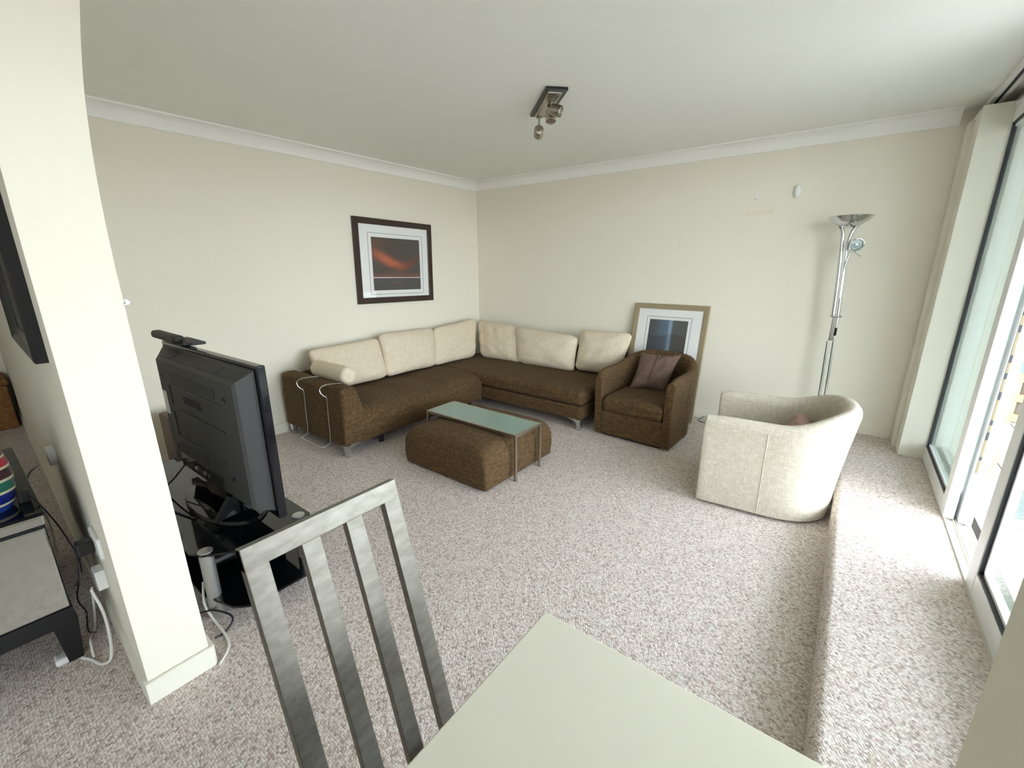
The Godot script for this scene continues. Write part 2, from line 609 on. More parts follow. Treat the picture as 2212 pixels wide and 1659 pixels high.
	struct("trim_4", MB.new().prism(cv, Vector3(0, 2.4, 0), Vector3.RIGHT, Vector3.UP, Vector3(0, 0, 3.95)), M.cove, "white coving along the top of the left hand wall", 50)

func frame_bars(z0: float, z1: float, y0: float, y1: float, x0: float, x1: float, w: float) -> Array:
	return [cb(Vector3(x0, y0, z0), Vector3(x1, y1, z0 + w), 0.006, 2), cb(Vector3(x0, y0, z1 - w), Vector3(x1, y1, z1), 0.006, 2),
		cb(Vector3(x0, y0, z0 + w), Vector3(x1, y0 + w * 0.92, z1 - w), 0.004), cb(Vector3(x0, y1 - w * 0.8, z0 + w), Vector3(x1, y1, z1 - w), 0.004)]

func slide_panel(called: String, label: String, z0: float, z1: float, x0: float, x1: float, w: float, gm: Material = null) -> Node3D:
	var o := Node3D.new()
	o.name = numbered(called)
	add_child(o, true)
	tag(o, label, "", "", "structure")
	var b := frame_bars(z0, z1, 0.13, 2.295, x0, x1, w)
	for i in 4: part(["stile", "stile", "rail", "rail"][i], b[i], M.upvc, o)
	var ya := 0.13 + w * 0.92
	var yb := 2.295 - w * 0.8
	var g := MB.new()
	for d in [[z0 + w, z0 + w + 0.009, ya, yb], [z1 - w - 0.009, z1 - w, ya, yb], [z0 + w, z1 - w, ya, ya + 0.009], [z0 + w, z1 - w, yb - 0.009, yb]]:
		g.box(Vector3((x0 + x1) * 0.5, (d[2] + d[3]) * 0.5, (d[0] + d[1]) * 0.5), Vector3((x1 - x0) * 0.86, d[3] - d[2], d[1] - d[0]))
	part("gasket", g, M.gasket, o)
	var bead := MB.new()
	var q := 0.009
	for d in [[z0 + w + q, z0 + w + q + 0.014, ya + q, yb - q], [z1 - w - q - 0.014, z1 - w - q, ya + q, yb - q], [z0 + w + q, z1 - w - q, ya + q, ya + q + 0.014], [z0 + w + q, z1 - w - q, yb - q - 0.014, yb - q]]:
		bead.box(Vector3((x0 + x1) * 0.5 + 0.006, (d[2] + d[3]) * 0.5, (d[0] + d[1]) * 0.5), Vector3((x1 - x0) * 0.6, d[3] - d[2], d[1] - d[0]))
	part("glazing_bead", bead, M.upvc, o)
	part("pane", cb(Vector3((x0 + x1) * 0.5 - 0.002, ya, z0 + w), Vector3((x0 + x1) * 0.5 + 0.002, yb, z1 - w)), gm if gm else M.glass, o)
	return o

func build_doors() -> void:
	var d1 := slide_panel("door_1", "white framed sliding glass door closed against the boxed corner pier", 0.1, 1.262, 4.405, 4.448, 0.098, M.glass_dull)
	part("seal", cb(Vector3(4.41, 0.22, 0.341), Vector3(4.43, 2.22, 0.349)), M.gasket, d1)
	var d2 := slide_panel("door_2", "white framed sliding door slid open behind the far panel", 0.13, 1.29, 4.462, 4.512, 0.098)
	# metal lock strip let into the open door's end
	var ls := MB.new().box(Vector3(4.472, 1.35, 1.291), Vector3(0.009, 1.86, 0.006))
	part("lock_strip", ls, M.brass, d2)
	var dk := MB.new()
	for k in 17:
		dk.box(Vector3(4.472, 0.5 + k * 0.105 + 0.02 * sin(k * 2.3), 1.2935), Vector3(0.0092, 0.018 + 0.022 * absf(sin(k * 1.7)), 0.004))
	part("lock_keep", dk, M.gasket, d2)
	slide_panel("door_3", "white framed sliding glass door nearest the dividing wall", 1.86, 3.945, 4.412, 4.455, 0.105)
	# bottom track, groove and outer sill
	var tr := MB.new()
	tr.box(Vector3(4.46, 0.06, 2.0), Vector3(0.11, 0.125, 3.9))
	for x in [4.412, 4.448, 4.458, 4.492, 4.5]:
		tr.box(Vector3(x, 0.126, 2.0), Vector3(0.004, 0.01, 3.9))
	struct("trim_5", tr, M.sill, "ridged white bottom track of the sliding doors")
	struct("trim_6", cb(Vector3(4.515, 0.0, 0.1), Vector3(4.56, 0.1, 3.94)), M.black, "black rubber strip outside the door track")
	struct("trim_7", cb(Vector3(4.56, 0.0, 0.1), Vector3(4.6, 0.105, 3.94), 0.004), M.sill, "pale outer sill of the sliding doors")
	struct("trim_8", cb(Vector3(4.4, 2.295, 0.05), Vector3(4.53, 2.32, 3.94)), M.upvc, "white head frame over the sliding doors")
	struct("trim_9", cb(Vector3(4.45, 0.125, 0.29), Vector3(4.53, 2.3, 0.335)), M.upvc, "white side frame of the sliding doors")
	# curtain rail under the ceiling
	var rail := thing("curtain_rail", "white ceiling curtain rail with a dark slot above the sliding doors", "curtain rail", Vector3(4.335, 2.4, 0.05))
	part("rail", cb(Vector3(-0.028, -0.03, 0), Vector3(-0.004, 0, 3.88), 0.003), M.white, rail)
	part("rail", cb(Vector3(0.014, -0.03, 0), Vector3(0.034, 0, 3.88), 0.003), M.white, rail)
	part("slot", cb(Vector3(-0.004, -0.02, 0.06), Vector3(0.014, 0, 3.88)), M.gasket, rail)
	for z in [0.045, 0.02]: part("glider", bx(Vector3(0.005, -0.024, z), Vector3(0.016, 0.012, 0.012), 0.003), M.white, rail)
	# dining window behind the camera
	var w := Node3D.new()
	w.name = numbered("window_1")
	add_child(w, true)
	tag(w, "white framed window of the dining area", "", "", "structure")
	for b in frame_bars(5.0, 6.6, 0.3, 2.3, 4.44, 4.5, 0.07): part("window_frame", b, M.upvc, w)
	part("pane", cb(Vector3(4.468, 0.36, 5.07), Vector3(4.472, 2.25, 6.53)), M.glass, w)

func build_outside() -> void:
	struct("floor_balcony", cb(Vector3(4.6, -0.2, -2.2), Vector3(7.2, -0.012, 7.0)), M.groove, "balcony floor slab with dark joints")
	# paving slabs
	var fl: Node3D = get_node("floor_balcony")
	var sl: Array[ArrayMesh] = []
	for k in 3: sl.append(bx(Vector3.ZERO, Vector3(0.292, 0.012, 0.292), 0.002).done())
	for i in 6:
		for j in 14:
			var p := MeshInstance3D.new()
			p.mesh = sl[(i * 5 + j * 7) % 3]
			p.material_override = M.paving
			p.name = "paving_slab"
			fl.add_child(p, true)
			p.position = Vector3(4.75 + i * 0.3, -0.006, -2.0 + j * 0.3)
	struct("wall_balcony", cb(Vector3(4.63, -0.2, -2.4), Vector3(7.3, 2.6, -2.2)), M.render_shaded, "white rendered end wall of the balcony, darkened in colour as shade")
	struct("wall_parapet", cb(Vector3(7.2, -0.2, -2.2), Vector3(7.3, 0.3, 7.0)), M.render, "low white rendered kerb at the edge of the balcony")
	struct("roof_balcony", cb(Vector3(4.63, 2.5, -2.4), Vector3(7.0, 2.7, 7.2)), M.render, "white underside of the balcony above")
	struct("wall_outside", cb(Vector3(4.44, -0.2, -2.4), Vector3(4.63, 2.6, -0.2)), M.render_shaded, "white rendered outside wall beyond the corner pier, darkened in colour as shade")
	var mt := thing("door_mat", "pale blue grey mat on the balcony paving outside the open door", "mat", Vector3(4.93, 0.0, 0.385))
	part("mat", bx(Vector3(0, 0.006, 0), Vector3(0.6, 0.012, 0.66), 0.005, 2), M.mat, mt)
	# curved wooden armchair seen through the open door
	var ch := thing("garden_armchair", "curved wooden garden armchair with a grey seat outside the open glass door", "armchair", Vector3(5.02, 0.0, -0.28))
	for q in [[0.42, 0.05], [0.56, 0.05], [0.7, 0.055]]:
		var pts := PackedVector3Array()
		for i in 17:
			var a := PI * i / 16.0
			pts.append(Vector3(-cos(a) * 0.3, q[0], sin(a) * 0.3))
		var rows := []
		for i in 17:
			var o: Vector3 = pts[i]
			var nn := Vector3(o.x, 0, o.z).normalized() * 0.014
			rows.append(PackedVector3Array([o - nn - Vector3(0, q[1] / 2, 0), o + nn - Vector3(0, q[1] / 2, 0), o + nn + Vector3(0, q[1] / 2, 0), o - nn + Vector3(0, q[1] / 2, 0)]))
		part("back_rail", MB.new().grid(rows, false, true, true), M.teak, ch)
	for p in [Vector3(-0.3, 0, -0.02), Vector3(0.3, 0, -0.02), Vector3(-0.2, 0, 0.225), Vector3(0.2, 0, 0.225)]:
		part("leg", cb(p + Vector3(-0.022, 0, -0.022), p + Vector3(0.022, 0.72, 0.022), 0.006, 2), M.teak, ch)
	for s in [-1.0, 1.0]: part("leg", cb(Vector3(s * 0.28 - 0.02, 0, -0.32), Vector3(s * 0.28 + 0.02, 0.42, -0.28), 0.006, 2), M.teak, ch)
	part("seat", MB.new().box(Vector3(0, 0.4, -0.05), Vector3(0.54, 0.06, 0.5), 0.02, 3), M.sling, ch)
	var bp := []
	for i in 13:
		var a := PI * (i + 1) / 14.0
		var o := Vector3(-cos(a) * 0.268, 0, sin(a) * 0.268)
		bp.append(PackedVector3Array([o + Vector3(0, 0.38, 0), o * 1.05 + Vector3(0, 0.38, 0), o * 1.05 + Vector3(0, 0.68, 0), o + Vector3(0, 0.68, 0)]))
	part("back_pad", MB.new().grid(bp, false, true, true), M.sling, ch)
	var tb := thing("garden_table", "round white garden table beyond the wooden armchair outside", "table", Vector3(5.2, 0, -1.15))
	part("tabletop", MB.new().lathe([Vector2(0.0, 0.7), Vector2(0.44, 0.7), Vector2(0.45, 0.715), Vector2(0.44, 0.73), Vector2(0.0, 0.73)], Vector3.ZERO, 32), M.white, tb)
	part("pedestal", MB.new().lathe([Vector2(0.0, 0), Vector2(0.2, 0.0), Vector2(0.19, 0.02), Vector2(0.03, 0.05), Vector2(0.03, 0.7), Vector2(0, 0.7)], Vector3.ZERO, 20), M.white, tb)

# soft seat: box with a crowned top and a rolled front
func soft(c: Vector3, s: Vector3, r: float, crown: float, ph := 0.0) -> MB:
	var f := func(p: Vector3, h: Vector3) -> Vector3:
		var k := (1.0 - pow(absf(p.x) / h.x, 2.6)) * (1.0 - pow(absf(p.z) / h.z, 2.6))
		if p.y > 0: p.y += crown * k * (p.y / h.y) + 0.004 * sin(p.x * 17.0 + ph) * sin(p.z * 13.0 + ph * 2.0) * k
		return p
	return MB.new().box(c, s, r, 5, 14, Basis(), f)

func corner_leg(x: float, z: float, sx: float, sz: float) -> MB:
	# cast corner foot: tapered post with two curved wings under the frame
	var m := MB.new()
	var o := Vector3(x, 0, z)
	var rows := []
	for k in 5:
		var y := 0.1 * k / 4.0
		var w := 0.017 + 0.006 * k / 4.0
		var row := PackedVector3Array()
		for q in [[-1, -1], [1, -1], [1, 1], [-1, 1]]: row.append(o + Vector3(q[0] * w, y, q[1] * w))
		rows.append(row)
	m.grid(rows, false, true, true)
	for d in [Vector3(-sx, 0, 0), Vector3(0, 0, -sz)]:
		var pl := PackedVector2Array([Vector2(0.0, 0.1), Vector2(0.0, 0.045)])
		for k in 6: pl.append(Vector2(0.02 + 0.085 * k / 5.0, 0.055 + 0.038 * sqrt(k / 5.0)))
		pl.append(Vector2(0.105, 0.1))
		var sd := Vector3(0, 0, 1) if d.x != 0 else Vector3(1, 0, 0)
		m.prism(pl, o - sd * 0.012, d, Vector3.UP, sd * 0.024)
	return m

func build_sofas() -> void:
	# unit along the left wall, with the arm
	var L := thing("sofa", "brown woven sofa unit with one arm along the left wall", "sofa", Vector3.ZERO, "brown corner sofa units")
	part("base", MB.new().box(Vector3(0.5, 0.165, 1.745), Vector3(0.9, 0.13, 1.4), 0.02, 3), M.brown, L)
	# the seat wraps over the front in one piece
	var rows := []
	for i in 33:
		var u := i / 32.0
		var z := lerpf(1.036, 2.489, u)
		var sag := 0.012 * sin(u * PI) + 0.006 * sin(u * 21.0) * sin(u * PI)
		var row := PackedVector3Array()
		var e := 0.0
		if i == 0 or i == 32: e = 0.02
		elif i == 1 or i == 31: e = 0.007
		for p in [[0.16, 0.3], [0.16, 0.355], [0.3, 0.366], [0.45, 0.37], [0.6, 0.37], [0.75, 0.366], [0.84, 0.357], [0.895, 0.34], [0.935, 0.312], [0.956, 0.277], [0.962, 0.24], [0.958, 0.18], [0.952, 0.1], [0.93, 0.096], [0.9, 0.1], [0.88, 0.2]]:
			var bulge := 0.014 * sin(u * PI) if p[1] > 0.11 and p[0] > 0.8 else 0.0
			row.append(Vector3(p[0] - e + bulge, p[1] - sag * (1.0 if p[1] > 0.25 else 0.0) - e * 0.6, z))
		rows.append(row)
	part("seat", MB.new().grid(rows, false, true, true), M.brown, L, 45)
	# arm: flared profile run back to the wall
	var pr := PackedVector2Array()
	var ar := [Vector3(2.628, 0.10, 0), Vector3(2.63, 0.3, 0), Vector3(2.628, 0.5, 0), Vector3(2.622, 0.54, 0), Vector3(2.595, 0.556, 0), Vector3(2.535, 0.558, 0), Vector3(2.503, 0.55, 0), Vector3(2.485, 0.515, 0), Vector3(2.462, 0.44, 0), Vector3(2.442, 0.385, 0), Vector3(2.437, 0.345, 0), Vector3(2.45, 0.295, 0), Vector3(2.48, 0.23, 0), Vector3(2.49, 0.16, 0), Vector3(2.49, 0.1, 0)]
	for p in curve(ar, 3): pr.append(Vector2(p.x, p.y))
	rows = []
	var ctr := Vector2(2.54, 0.33)
	for q in [[0.05, 0.05], [0.058, 0.015], [0.075, 0.0], [0.5, 0.0], [0.94, 0.0], [0.958, 0.008], [0.967, 0.025], [0.969, 0.05]]:
		var row := PackedVector3Array()
		for p in pr:
			var d := p - ctr
			var w = p - d.normalized() * q[1] if d.length() > 0 else p
			row.append(Vector3(q[0], w.y, w.x))
		rows.append(row)
	part("armrest", MB.new().grid(rows, false, true, true), M.brown, L, 50)
	part("backrest", MB.new().box(Vector3(0.1, 0.32, 1.55), Vector3(0.1, 0.44, 1.8), 0.03, 3), M.brown, L)
	for p in [[0.93, 2.595, 1, 1], [0.1, 2.595, -1, 1]]: part("leg", corner_leg(p[0], p[1], p[2], p[3]), M.chrome, L)
	part("leg", MB.new().lathe([Vector2(0, 0), Vector2(0.02, 0), Vector2(0.024, 0.1), Vector2(0, 0.1)], Vector3(0.86, 0, 2.24), 12), M.black, L)
	part("leg", MB.new().lathe([Vector2(0, 0), Vector2(0.02, 0), Vector2(0.024, 0.1), Vector2(0, 0.1)], Vector3(0.86, 0, 1.15), 12), M.black, L)
	# armless unit along the back wall
	var R := thing("sofa", "brown woven armless sofa unit along the back wall", "sofa", Vector3.ZERO, "brown corner sofa units")
	part("base", MB.new().box(Vector3(1.13, 0.16, 0.55), Vector3(1.93, 0.125, 0.96), 0.018, 3), M.brown, R)
	part("seat", soft(Vector3(1.13, 0.293, 0.575), Vector3(1.95, 0.142, 0.91), 0.05, 0.012, 1.0), M.brown, R, 60)
	part("backrest", MB.new().box(Vector3(1.14, 0.34, 0.09), Vector3(1.9, 0.5, 0.1), 0.03, 3), M.brown, R)
	part("leg", corner_leg(2.068, 1.005, 1, 1), M.chrome, R)
	part("leg", corner_leg(2.068, 0.1, 1, -1), M.chrome, R)

# cushion between four corners, plump in the middle
func pillow(bl: Vector3, br: Vector3, tl: Vector3, tr: Vector3, th: float, seed_: int, crease := 0.0, vert_fold := 0.0, n := 22, pinch := 0.035) -> MB:
	var noise := FastNoiseLite.new()
	noise.seed = seed_
	noise.frequency = 1.0
	var nrm := (br - bl).cross(tl - bl).normalized()
	var m := MB.new()
	var front := []
	var back := []
	for i in n + 1:
		var a := PackedVector3Array()
		var b := PackedVector3Array()
		# even angle steps keep the rim round
		var v := 0.5 - 0.5 * cos(PI * i / n)
		for j in n + 1:
			var u := 0.5 - 0.5 * cos(PI * j / n)
			var su := u * 2 - 1
			var sv := v * 2 - 1
			# pull the sides in a little between the corners
			var pu := 0.5 + (u - 0.5) * (1.0 - pinch * (1 - sv * sv))
			var pv := 0.5 + (v - 0.5) * (1.0 - (pinch + 0.01) * (1 - su * su))
			# round the corners
			var rc := (0.05 if pinch < 0.06 else 0.0) * pow(absf(su), 8.0) * pow(absf(sv), 8.0)
			pu -= rc * signf(su)
			pv -= rc * signf(sv)
			var mid := bl.lerp(br, pu).lerp(tl.lerp(tr, pu), pv)
			var d := pow(maxf(0.0, (1 - pow(absf(su), 3.2)) * (1 - pow(absf(sv), 3.2))), 0.42)
			d *= 1.0 - 0.18 * sv
			var wr := noise.get_noise_2d(u * 3.2, v * 3.2) * 0.02 * d
			wr += crease * noise.get_noise_2d(u * 14.0, v * 3.0 + 9.0) * d * smoothstep(0.5, 1.0, v)
			wr += vert_fold * sin(u * 26.0 + 2.5 * noise.get_noise_2d(u, v * 3.0)) * d * (0.4 + 0.6 * v)
			a.append(mid + nrm * (th * 0.5 * d + wr))
			b.append(mid - nrm * th * 0.5 * d)
		front.append(a)
		back.append(b)
	var ts := PackedInt32Array()
	var vs := PackedVector3Array()
	for r in front: vs.append_array(r)
	for r in back: vs.append_array(r)
	var w := n + 1
	var o := w * w
	for i in n:
		for j in n:
			var k := i * w + j
			ts.append_array([k, k + 1, k + w + 1, k, k + w + 1, k + w])
			ts.append_array([o + k, o + k + w + 1, o + k + 1, o + k, o + k + w, o + k + w + 1])
	return m.add(vs, ts)

func build_cushions() -> void:
	var g := "cream back cushions along the corner sofa"
	var x0 := 0.325
	var x1 := 0.2
	var cs := [
		["cream back cushion beside the bolster at the arm end of the sofa", Vector3(x0, 0.37, 2.42), Vector3(x0, 0.37, 1.735), Vector3(x1 - 0.03, 0.735, 2.44), Vector3(x1 - 0.03, 0.75, 1.70), 0.17, 0.006, 0.0],
		["cream back cushion in the middle of the left sofa unit", Vector3(x0, 0.37, 1.765), Vector3(x0, 0.37, 1.085), Vector3(x1 - 0.03, 0.79, 1.705), Vector3(x1 - 0.03, 0.77, 0.97), 0.17, 0.006, 0.0],
		["smooth cream cushion on the left sofa unit, right in the corner", Vector3(x0, 0.37, 1.14), Vector3(x0 + 0.02, 0.37, 0.48), Vector3(x1 - 0.02, 0.765, 0.99), Vector3(x1 - 0.05, 0.815, 0.22), 0.15, 0.01, 0.0],
		["cream cushion with vertical creases in the corner on the back unit", Vector3(0.41, 0.37, 0.44), Vector3(1.0, 0.37, 0.42), Vector3(0.14, 0.78, 0.2), Vector3(0.8, 0.75, 0.22), 0.14, 0.012, 0.007],
		["plump wide cream cushion in the middle of the back sofa unit", Vector3(0.965, 0.365, 0.43), Vector3(1.67, 0.36, 0.42), Vector3(0.775, 0.75, 0.24), Vector3(1.62, 0.715, 0.24), 0.2, 0.008, 0.0],
		["cream cushion at the free end of the back unit beside the tub chair", Vector3(1.65, 0.375, 0.36), Vector3(2.13, 0.375, 0.37), Vector3(1.625, 0.785, 0.2), Vector3(2.2, 0.795, 0.2), 0.17, 0.022, 0.0]]
	for i in cs.size():
		var c: Array = cs[i]
		var t := thing("back_cushion", c[0], "cushion", Vector3.ZERO, g)
		part("cover", pillow(c[1], c[2], c[3], c[4], c[5], 40 + i, c[6], c[7], 26), M.cushion, t, 80)
	# bolster lying on the arm
	var b := thing("bolster", "cream cylindrical bolster lying on the sofa arm", "bolster", Vector3(0.33, 0.6, 2.446))
	var ax := Basis(Vector3(0, 0, 1), -PI / 2) # lathe axis along x
	part("cover", MB.new().lathe([Vector2(0, 0), Vector2(0.04, 0.0), Vector2(0.06, 0.006), Vector2(0.067, 0.022), Vector2(0.07, 0.05), Vector2(0.071, 0.25), Vector2(0.07, 0.43), Vector2(0.068, 0.455), Vector2(0.06, 0.474), Vector2(0.042, 0.482), Vector2(0.0, 0.485)], Vector3.ZERO, 32, ax), M.cushion, b, 60)
	# bent wire rack hooked over the arm
	var wr := thing("wire_rack", "bent chrome wire holder hooked over the sofa arm", "holder", Vector3.ZERO)
	for x in [0.44, 0.78]:
		var bend: float = (x - 0.44) / 0.34
		var pts := [Vector3(x + 0.06, 0.564, 2.53), Vector3(x + 0.03, 0.566, 2.58), Vector3(x, 0.562, 2.64), Vector3(x - 0.015, 0.54, 2.672), Vector3(x - 0.01, 0.51, 2.675), Vector3(x, 0.48, 2.655), Vector3(x + 0.005, 0.455, 2.638), Vector3(x - 0.005, 0.3, 2.637), Vector3(x - 0.015, 0.105, 2.637), Vector3(x - 0.03, 0.075, 2.66), Vector3(x - 0.04, 0.06, 2.69)]
		part("wire", MB.new().tube(curve(pts, 5), 0.0045, 8), M.chrome, wr, 60)
	part("wire", MB.new().tube(PackedVector3Array([Vector3(0.4, 0.06, 2.69), Vector3(0.74, 0.06, 2.69)]), 0.0045, 8), M.chrome, wr, 60)

# upholstered block: rounded-square rings, each [height, inset]; the corners grow rounder towards the top
func plump(levels: Array, hx: float, hz: float, r0: float, r1: float) -> MB:
	var rows := []
	for q in levels:
		var a := hx - float(q[1])
		var b := hz - float(q[1])
		var rr := minf(minf(a, b) * 0.95, lerpf(r0, r1, smoothstep(0.15, 0.3, q[0])))
		var row := PackedVector3Array()
		for c in [[1, 1, 0.0], [-1, 1, PI / 2], [-1, -1, PI], [1, -1, PI * 1.5]]:
			for k in 7:
				var t: float = c[2] + PI / 2 * k / 6.0
				row.append(Vector3(c[0] * (a - rr) + cos(t) * rr, q[0], c[1] * (b - rr) + sin(t) * rr))
		rows.append(row)
	return MB.new().grid(rows, false, true, true)

func build_ottoman() -> void:
	var o := thing("ottoman", "low square brown woven ottoman in the middle of the carpet", "ottoman", Vector3(1.755, 0, 1.99))
	part("body", plump([[0.014, 0.004], [0.02, 0.0], [0.1, -0.006], [0.19, -0.005], [0.235, 0.004], [0.262, 0.018], [0.282, 0.04], [0.294, 0.07], [0.303, 0.12], [0.309, 0.2], [0.312, 0.3], [0.3125, 0.36]], 0.396, 0.394, 0.02, 0.065), M.brown, o, 60)
	for s in [[-1, -1], [1, -1], [1, 1], [-1, 1]]:
		part("seam", MB.new().tube(PackedVector3Array([Vector3(s[0] * 0.388, 0.03, s[1] * 0.386), Vector3(s[0] * 0.392, 0.12, s[1] * 0.39), Vector3(s[0] * 0.385, 0.22, s[1] * 0.383)]), 0.003, 6), M.brown, o)
		part("foot", MB.new().lathe([Vector2(0, 0), Vector2(0.02, 0), Vector2(0.022, 0.025), Vector2(0, 0.025)], Vector3(s[0] * 0.34, 0, s[1] * 0.34), 12), M.black, o)
	var t := thing("bridge_table", "narrow frosted glass table with steel legs straddling the ottoman", "table", Vector3(1.762, 0, 1.975))
	var hx := 0.44
	var hz := 0.155
	part("tabletop", bx(Vector3(0, 0.334, 0), Vector3(hx * 2 - 0.03, 0.008, hz * 2 - 0.03), 0.001), M.frost, t)
	var fr := MB.new()
	for s in [-1, 1]:
		fr.box(Vector3(0, 0.327, s * (hz - 0.009)), Vector3(hx * 2, 0.022, 0.018), 0.003)
		fr.box(Vector3(s * (hx - 0.009), 0.327, 0), Vector3(0.018, 0.022, hz * 2 - 0.036), 0.003)
	part("frame", fr, M.nickel, t)
	for s in [[-1, -1], [1, -1], [1, 1], [-1, 1]]:
		var p := Vector3(s[0] * (hx - 0.009), 0, s[1] * (hz - 0.009))
		part("leg", cb(p + Vector3(-0.009, 0.004, -0.009), p + Vector3(0.009, 0.318, 0.009), 0.002), M.nickel, t)
		part("foot", MB.new().lathe([Vector2(0, 0), Vector2(0.014, 0), Vector2(0.014, 0.006), Vector2(0, 0.006)], p, 14), M.nickel, t)

func tub_chair(called: String, label: String, m: Material, at: Vector3, turn: float, dark_base: bool, front_drop: float) -> Node3D:
	var t := thing(called, label, "tub chair", at, "tub chairs")
	t.rotation.y = turn
	# wall path from the front of one arm round the back to the other
	var W := 0.298
	var path := []
	var N := 40
	for i in N + 1:
		var s := float(i) / N
		var p := Vector2.ZERO
		var nn := Vector2.ZERO
		var bk := 0.0
		if s < 0.2:
			p = Vector2(-W, lerpf(0.335, 0.0, s / 0.2))
			nn = Vector2(-1, 0)
		elif s > 0.8:
			p = Vector2(W, lerpf(0.0, 0.335, (s - 0.8) / 0.2))
			nn = Vector2(1, 0)
		else:
			var a := PI * (s - 0.2) / 0.6
			# squarish round back
			var ca := cos(a)
			var sa := maxf(sin(a), 0.0)
			p = Vector2(-W * signf(ca) * pow(absf(ca), 0.8), -0.31 * pow(sa, 0.8))
			nn = Vector2(-ca / W, -sa / 0.31).normalized()
			bk = pow(sa, 1.3)
		path.append([p, nn, bk])
	var rows := []
	for i in path.size():
		var p: Vector2 = path[i][0]
		var nn: Vector2 = path[i][1]
		var bk: float = path[i][2]
		var top := lerpf(0.578, 0.672, smoothstep(0.0, 1.0, bk)) - front_drop * pow(clampf((p.y - 0.2) / 0.14, 0.0, 1.0), 2.5) * (1.0 if p.y > 0.2 else 0.0)
		var th := lerpf(0.037, 0.05, bk)
		var rake := lerpf(0.012, 0.075, bk)
		var row := PackedVector3Array()
		var sec := []
		for y in [0.02, 0.14, 0.28, 0.42, top - 0.06]: sec.append([th, y])
		for k in 7:
			var a := PI * k / 6.0
			sec.append([cos(a) * th, top - 0.05 + sin(a) * 0.05])
		for y in [top - 0.08, 0.45, 0.34, 0.2, 0.02]: sec.append([-th, y])
		var e := 0.0
		if i == 0 or i == path.size() - 1: e = 0.016
		elif i == 1 or i == path.size() - 2: e = 0.0
		for q in sec:
			var out: float = q[0] * (1.0 - e * 14.0) + rake * pow(clampf(q[1] / top, 0, 1), 1.4)
			var z := p.y
			var pos := p + nn * out
			row.append(Vector3(pos.x, q[1] - (e if q[1] > 0.3 else 0.0), pos.y))
		rows.append(row)
		if i == 0 or i == path.size() - 2:
			# one extra ring close to the front keeps its edge crisp but rounded
			var r2 := PackedVector3Array()
			var q0: Vector2 = path[0 if i == 0 else path.size() - 1][0]
			for q in sec:
				var out: float = q[0] + rake * pow(clampf(q[1] / top, 0, 1), 1.4)
				r2.append(Vector3((q0 + nn * out).x, q[1], 0.335 - 0.012))
			rows.append(r2)
	part("shell", MB.new().grid(rows, false, true, true), m, t, 50)
	part("front_panel", MB.new().box(Vector3(0, 0.125, 0.3), Vector3(W * 2 - 0.06, 0.21, 0.075), 0.012, 3), m, t)
	part("deck", cb(Vector3(-0.23, 0.03, -0.19), Vector3(0.23, 0.22, 0.28)), m, t)
	var f := func(p: Vector3, h: Vector3) -> Vector3:
		if p.z < 0: p.x *= 1.0 - 0.35 * pow(absf(p.z) / h.z, 3.0)
		var k := (1.0 - pow(absf(p.x) / h.x, 2.0)) * (1.0 - pow(absf(p.z) / h.z, 2.0))
		if p.y > 0: p.y += 0.02 * k
		return p
	part("seat_cushion", MB.new().box(Vector3(0, 0.292, 0.055), Vector3(W * 2 - 0.07, 0.135, 0.6), 0.045, 5, 10, Basis(), f), m, t, 60)
	# piped seams down the outside
	for s in [0.2, 0.8, 0.42, 0.58]:
		var i := int(round(s * N))
		var p: Vector2 = path[i][0]
		var nn: Vector2 = path[i][1]
		var bk: float = path[i][2]
		var top := lerpf(0.578, 0.672, smoothstep(0.0, 1.0, bk))
		var pts := PackedVector3Array()
		for k in 12:
			var y := lerpf(0.02, top - 0.05, k / 11.0)
			var pos := p + nn * (lerpf(0.037, 0.05, bk) + 0.0005 + lerpf(0.012, 0.075, bk) * pow(y / top, 1.4))
			pts.append(Vector3(pos.x, y, pos.y))
		part("seam", MB.new().tube(pts, 0.0025, 6), m, t, 60)
	if dark_base:
		part("plinth", MB.new().lathe([Vector2(0, 0), Vector2(0.25, 0), Vector2(0.25, 0.03), Vector2(0, 0.03)], Vector3(0, 0, -0.02), 32), M.black, t)
	else:
		part("plinth", cb(Vector3(-0.26, 0, -0.17), Vector3(0.26, 0.03, 0.3)), M.black, t)
	return t

